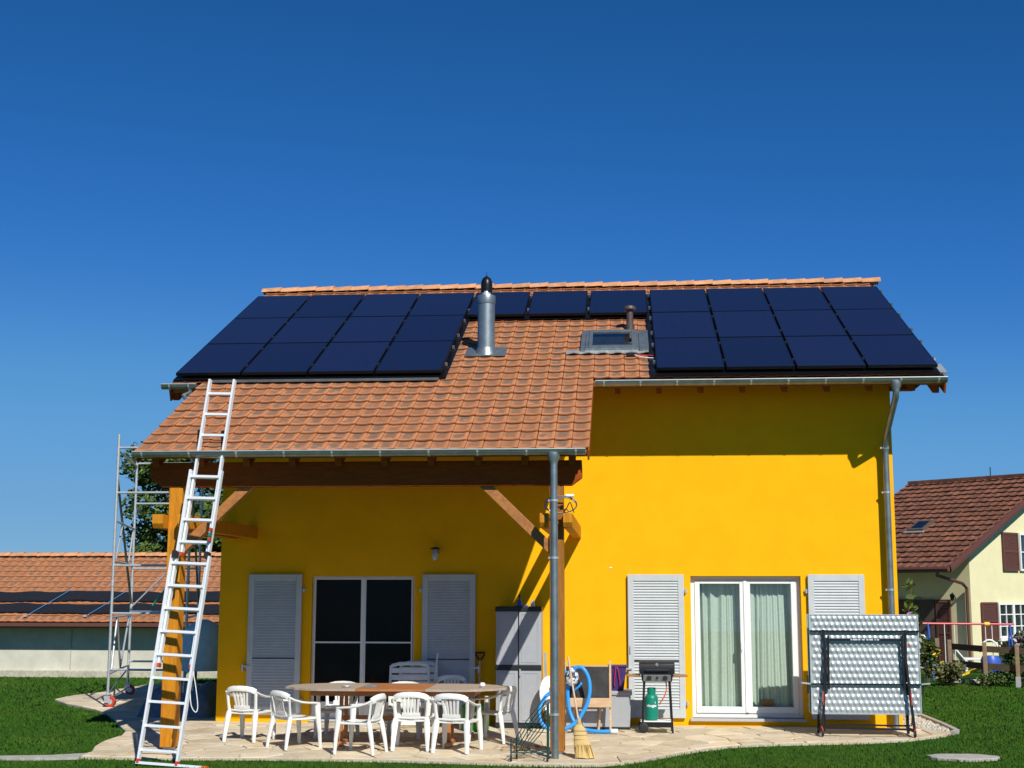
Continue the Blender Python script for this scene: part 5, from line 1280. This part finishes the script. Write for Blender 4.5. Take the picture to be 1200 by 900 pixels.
b = B(); b.tube([np_(.0,-.06,E0.z-.06), np_(NT,-.06,E0.z-.06)], .07, 8); nobj(b, 'gutter', 'brown_shutter', smooth=True)
b = B(); b.tube([np_(.35,-.02,E0.z-.1), np_(.45,.1,E0.z-.22), np_(.52,WS-.35,E0.z-.42), np_(.56,WS-.08,E0.z-.55), np_(.56,WS-.08,.0)], .045, 8); nobj(b, 'downpipe', 'brown_shutter', smooth=True)
b = B(); b.hexa([rq(2.10,2.35,.02),rq(2.62,2.35,.02),rq(2.62,3.0,.02),rq(2.10,3.0,.02),rq(2.10,2.35,.10),rq(2.62,2.35,.10),rq(2.62,3.0,.10),rq(2.10,3.0,.10)]); ns2 = nobj(b, 'skylight', 'fence_dark', nroof)
b = B(); b.hexa([rq(2.18,2.44,.102),rq(2.54,2.44,.102),rq(2.54,2.92,.102),rq(2.18,2.92,.102),rq(2.18,2.44,.108),rq(2.54,2.44,.108),rq(2.54,2.92,.108),rq(2.18,2.92,.108)]); nobj(b, 'skylight_pane', 'nglass', nroof)
b = B(); b.hexa([rq(2.05,2.24,.03),rq(2.70,2.24,.03),rq(2.70,2.34,.03),rq(2.05,2.34,.03),rq(2.05,2.24,.06),rq(2.70,2.24,.06),rq(2.70,2.34,.06),rq(2.05,2.34,.06)]); nobj(b, 'skylight_flashing', 'zinc_pale', nroof)
b = B(); b.tube([np_(2.0,HS,zr+.05), np_(2.0,HS,zr+.35)], .015, 6); nobj(b, 'antenna', 'black_metal', nroof)
# windows and shutters: boxes lying on a wall plane
def wallbox(b, on_gable, a0, a1, z0, z1, d0, d1):
    """a = position along the wall, d = distance in front of the wall face"""
    P = []
    for z in (z0,z1):
        for a, d in ((a0,d0),(a1,d0),(a1,d1),(a0,d1)):
            P.append(np_(WT-d,a,z) if on_gable else np_(a,WS-d,z))
    b.hexa(P); return b
def nwin(on_gable, a0, a1, z0, z1, rows, cols):
    b = B(); wallbox(b, on_gable, a0,a1,z0,z1,.004,.02); w = nobj(b, 'window', 'room')
    b = B(); f = .055
    for q in ((a0,a0+f,z0,z1),(a1-f,a1,z0,z1),(a0+f,a1-f,z0,z0+f),(a0+f,a1-f,z1-f,z1)): wallbox(b, on_gable, *q, .018,.07)
    mid = (a0+a1)/2; wallbox(b, on_gable, mid-.05,mid+.05,z0+f,z1-f,.019,.069)
    nobj(b, 'frame', 'white_paint', w)
    b = B()
    for x0_, x1_ in ((a0+f,mid-.05),(mid+.05,a1-f)):
        m2_ = (x0_+x1_)/2
        if cols > 1: wallbox(b, on_gable, m2_-.014,m2_+.014,z0+f,z1-f,.022,.062)
        for r_ in range(1,rows): zc = z0+(z1-z0)*r_/rows; wallbox(b, on_gable, x0_,x1_,zc-.014,zc+.014,.024,.06)
    nobj(b, 'glazing_bars', 'white_paint', w)
    for x0_, x1_ in ((a0+f,mid-.05),(mid+.05,a1-f)):
        b = B(); wallbox(b, on_gable, x0_,x1_,z0+f,z1-f,.035,.040); nobj(b, 'pane', 'nglass', w)
        b = B(); wallbox(b, on_gable, x0_+.02,x1_-.02,z0+f,z0+(z1-z0)*.62,.024,.028); nobj(b, 'net_curtain', 'pattern' if on_gable else 'curtain', w)
def nshut(on_gable, a0, a1, z0, z1):
    b = B(); f = .06
    for q in ((a0,a0+f,z0,z1),(a1-f,a1,z0,z1),(a0+f,a1-f,z0,z0+f),(a0+f,a1-f,z1-f,z1),(a0+f,a1-f,(z0+z1)/2-.03,(z0+z1)/2+.03)): wallbox(b, on_gable, *q,.03,.07)
    s = nobj(b, 'shutter', 'brown_shutter'); b = B(); n = int((z1-z0-2*f)/.05)
    for i in range(n): zz_ = z0+f+(z1-z0-2*f)*i/n; wallbox(b, on_gable, a0+f,a1-f,zz_+.006,zz_+.045,.035,.055)
    tag(nobj(b, 'louvres', 'brown_shutter', s), kind='stuff')
nwin(True, 3.06,4.62,.70,1.66,3,2); nshut(True, 2.2,3.0,.66,1.68); nshut(True, 4.68,5.45,.66,1.68)
nwin(True, 4.35,5.6,2.55,3.62,2,2); nshut(True, 3.45,4.27,2.55,3.62); nshut(True, 5.68,6.4,2.55,3.62)
b = B(); wallbox(b, True, 3.0,4.7,.62,.695,.0,.12); nobj(b, 'window_sill', 'white_paint')
nwin(False, 3.15,4.55,.55,1.72,3,2); nshut(False, 2.35,3.05,-.05,1.75); nshut(False, 1.10,1.55,-.05,1.75)
b = B(); wallbox(b, False, 1.6,2.3,-.1,1.75,.004,.05); nobj(b, 'back_door', 'fence_dark')
b = B(); b.lathe([(.06,0),(.05,.04),(.07,.16),(.02,.2)], 8, np_(.95,WS-.18,1.72)); b.tube([np_(.95,WS,1.78), np_(.95,WS-.18,1.94)], .012, 6); nobj(b, 'wall_lantern', 'black_metal', smooth=True)
b = B(); quad(b, np_(4.7,-.3,-.02), np_(.5,-.3,-.02), np_(.5,WS,-.02), np_(4.7,WS,-.02)); tag(b.obj('neighbour_terrace', 'slab'), kind='structure')

# ------------------------------------------------------------------ fence
fe = thing('fence', 'low post and rail garden fence of weathered wood beyond the lawn', 'fence', (8.8,10,0)); fO = Vector((8.8,10,0))
FP = [Vector((7.95,11.4,.12)),Vector((8.13,11.0,.10)),Vector((8.63,10.0,.08)),Vector((9.19,9.6,.06)),Vector((9.75,9.2,.04)),Vector((10.4,8.7,.02))]
for i, p in enumerate(FP):
    b = B(); b.bar(p-fO+Vector((0,0,-.15)), p-fO+Vector((0,0,.80)), .085, .085, (.3,1,0)); o = b.obj('post', 'fence', fe, bevel=.01)
    if i > 1: b = B(); b.bar(p-fO+Vector((0,0,-.2)), p-fO+Vector((0,0,.13)), .10, .10, (.3,1,0)); b.obj('post_foot', 'steel', o)
for i in range(1,len(FP)-1):
    for z in (.30,.66):
        b = B(); b.bar(FP[i]-fO+Vector((0,.055,z)), FP[i+1]-fO+Vector((0,.055,z)), .03, .13); b.obj('rail', 'fence_dark', fe)

# ------------------------------------------------------------------ swing frame in the neighbour garden
sg = thing('swing_frame', 'child swing frame with red bar and blue legs in the neighbour garden', 'swing', (8.9,13,0)); sO = Vector((8.9,13,0))
sl0, sl1 = Vector((8.02,12.6,1.22)), Vector((9.95,12.9,1.20))
b = B(); b.tube([sl0-sO-Vector((.12,0,0)), sl1-sO+Vector((.1,0,0))], .024, 8); b.obj('top_bar', 'redpaint', sg, smooth=True)
for p in (sl0, sl1):
    for dy in (-.4,.4): b = B(); b.tube([p-sO, Vector((p.x,p.y+dy,-.05))-sO], .022, 8); b.obj('leg', 'bluepaint', sg, smooth=True)
b = B(); b.lathe([(.05,-.06),(.05,.06)], 10, sl0.lerp(sl1,.72)-sO, 'x'); b.obj('joint', 'yellow_pl', sg, smooth=True)
for k in (.20,.32,.70,.78):
    p = sl0.lerp(sl1,k)-sO; b = B(); b.tube([p, p-Vector((0,0,1.0 if k < .5 else .7))], .010, 6); b.obj('rope', 'white_plastic', sg)
p = sl0.lerp(sl1,.26)-sO; b = B(); b.box(p.x-.16,p.x+.16,p.y-.08,p.y+.08,p.z-1.03,p.z-.99); b.obj('seat', 'bluepaint', sg)
p = sl0.lerp(sl1,.74)-sO; b = B(); b.tube([p+Vector((.20*math.cos(a),0,-.62+.26*math.sin(a))) for a in [math.pi*k/10 for k in range(11)]], .02, 8); b.bar(p+Vector((-.22,0,-.63)), p+Vector((.22,0,-.63)), .16, .03); b.obj('baby_seat', 'white_plastic', sg, smooth=True)

# small things in the neighbour garden
t = thing('garden_lounger', 'white plastic lounger lying on the grass behind the fence', 'lounger', (9.85,15.2,0))
b = B(); b.hexa([(-.5,-.3,.28),(.15,-.3,.28),(.15,.3,.28),(-.5,.3,.28),(-.5,-.3,.33),(.15,-.3,.33),(.15,.3,.33),(-.5,.3,.33)]); b.obj('seat', 'white_plastic', t, bevel=.01)
b = B(); b.hexa([(-.5,-.3,.29),(-.46,-.3,.29),(-.46,.3,.29),(-.5,.3,.29),(-.78,-.3,.62),(-.74,-.3,.64),(-.74,.3,.64),(-.78,.3,.62)]); b.obj('backrest', 'white_plastic', t, bevel=.01)
for x, y in ((-.45,-.27),(.1,-.27),(-.45,.27),(.1,.27)): b = B(); b.box(x-.03,x+.03,y-.03,y+.03,0,.28); b.obj('leg', 'white_plastic', t)
t = thing('toy_barrel', 'blue plastic play barrel behind the fence below the window', 'toy', (9.25,12.0,.0))
b = B(); b.lathe([(.17,0),(.22,.1),(.22,.42),(.17,.52)], 16); b.obj('body', 'bluepaint', t, smooth=True)
b = B(); b.lathe([(.235,.22),(.235,.30)], 16); b.obj('band', 'bluepaint', t, smooth=True)
t = thing('paddling_pool', 'bright blue paddling pool at the end of the fence', 'pool', (10.55,11.6,.0))
for k in range(3): b = B(); b.tube([(.62*math.cos(a),.62*math.sin(a),.10+.16*k) for a in [2*math.pi*i/24 for i in range(24)]], .10, 8, closed=True); b.obj('ring', 'blue_hose', t, smooth='all')
t = thing('toy_slide', 'small yellow and blue toy slide on the grass behind the fence', 'toy', (9.0,12.5,.0))
b = B(); b.hexa([(-.35,-.12,.02),(.25,-.12,.24),(.25,.12,.24),(-.35,.12,.02),(-.35,-.12,.06),(.25,-.12,.28),(.25,.12,.28),(-.35,.12,.06)]); b.obj('chute', 'yellow_pl', t)
b = B(); b.box(.2,.3,-.12,.12,0,.24); b.obj('ladder', 'bluepaint', t)
t = thing('kick_bike', 'yellow toy bike standing behind the fence post', 'toy', (8.35,12.8,.0))
b = B(); b.lathe([(.10,-.02),(.13,-.02),(.13,.02),(.10,.02)], 14, (-.2,0,.13), 'y'); b.lathe([(.10,-.02),(.13,-.02),(.13,.02),(.10,.02)], 14, (.25,0,.13), 'y'); b.obj('wheels', 'rubber', t)
b = B(); b.bar((-.2,0,.13),(.0,0,.35),.04,.04); b.bar((.0,0,.35),(.25,0,.13),.04,.04); b.bar((.25,0,.13),(.15,0,.62),.04,.04); b.obj('frame', 'yellow_pl', t)
def small_chair(loc, rz, label):
    t = thing('terrace_chair', label, 'chair', loc, rz, 'pale terrace chairs of the neighbour')
    b = B(); b.box(-.22,.22,-.22,.22,.42,.45); b.obj('seat', 'white_plastic', t, bevel=.01)
    b = B(); b.tube([(-.22,.22,.0),(-.22,.22,.78),(-.16,.24,.88),(.16,.24,.88),(.22,.22,.78),(.22,.22,0)], .02, 8); b.obj('back_frame', 'steel', t, smooth=True)
    b = B(); b.box(-.2,.2,.225,.245,.55,.82); b.obj('backrest', 'grey_plastic', t)
    for x in (-.2,.2): b = B(); b.tube([(x,-.2,0),(x,-.2,.42)], .016, 6); b.obj('leg', 'steel', t)
small_chair((7.75,15.2,-.02), R(20), 'pale terrace chair by the blue swing leg, house side'); small_chair((8.35,15.5,-.02), R(-15), 'pale terrace chair at the dark neighbour door')

# shrubs and garden plants
def shrub(name, label, loc, h, w, n, size, seed, leaf='leafB', flowers=0, cat='shrub', fmat='flower'):
    t = thing(name, label, cat, loc); r = random.Random(seed)
    cl = [(r.uniform(-w,w)*.6, r.uniform(-w,w)*.5, h*r.uniform(.25,.85), w*r.uniform(.35,.55)) for _ in range(7)]+[(0,0,h*.3,w*.6)]
    leaf_cloud(cl, n, size, seed).obj('foliage', leaf, t)
    for k in range(5): c = cl[k]; b = B(); b.tube([(c[0]*.2,c[1]*.2,-.05),(c[0],c[1],c[2])], [.015,.006], 5); b.obj('stem', 'bark', t)
    if flowers:
        leaf_cloud(cl, flowers, size*1.1, seed+9).obj('flowers', fmat, t)
shrub('round_shrub', 'dark green bush growing behind the fence rails', (9.55,10.6,.0), .85, .42, 1800, .045, 31)
shrub('round_shrub', 'dark green bush filling the fence end by the paddling pool', (10.2,10.2,.0), .75, .42, 1500, .045, 35)
shrub('rose_bush', 'leggy rose bush with yellow flowers beside the folded game table', (7.35,9.6,.05), 1.0, .34, 900, .045, 33, 'leafB', 60)
shrub('lavender_clump', 'dry grey-green plant clump at the near foot of the swing', (7.85,9.9,.05), .42, .40, 1500, .05, 37, 'dryplant')
shrub('lavender_clump', 'low leafy weeds around the concrete fence feet', (8.9,9.95,.03), .25, .45, 900, .04, 39, 'leafA')
shrub('window_flowers', 'pale flowering plant hanging under the neighbour window', (11.75,18.9,.25), .62, .55, 1500, .06, 41, 'leafB', 400, fmat='rose')
# climbing plant at the corner of the yellow house
t = thing('climbing_plant', 'climbing plant with small leaves and a pale flower at the house corner', 'plant', (5.14,.35,0))
b = B(); b.tube(smooth_path([(0,0,-.03),(.05,.02,.6),(-.03,.0,1.2),(.06,.03,1.8),(.10,.02,2.1)]), .010, 6); b.obj('stem', 'bark', t, smooth='all')
leaf_cloud([(.06,.0,2.0,.10),(.10,.02,1.85,.10),(.05,0,1.68,.12),(.12,0,1.5,.12),(.08,0,1.3,.13),(.1,0,1.1,.14),(.05,0,.8,.15)], 170, .05, 71).obj('leaves', 'leafA', t)
leaf_cloud([(.03,-.06,1.60,.03)], 12, .035, 73).obj('flower', 'rose', t)
# dressed stones lying along the fence
b = B(); rr_ = random.Random(12)
for i, (x, y) in enumerate(((8.2,10.7),(8.55,10.5),(8.9,10.3),(9.5,9.9),(9.9,9.7))):
    b = B(); n = 9; pts = [((.15+.03*rr_.random())*math.cos(2*math.pi*k/n), .09*math.sin(2*math.pi*k/n)) for k in range(n)]; b.prism(pts, 'z', -.03, .06)
    tag(b.obj('edging_stone', 'slab', bevel=.015, loc=(x,y,.02)), 'pale flat edging stone ' + ['beside the thin corner post of the fence','between the corner post and first footed post','just before the first footed fence post','just past the second footed fence post','under the rails near the fence end'][i], 'stone', 'edging stones along the fence')
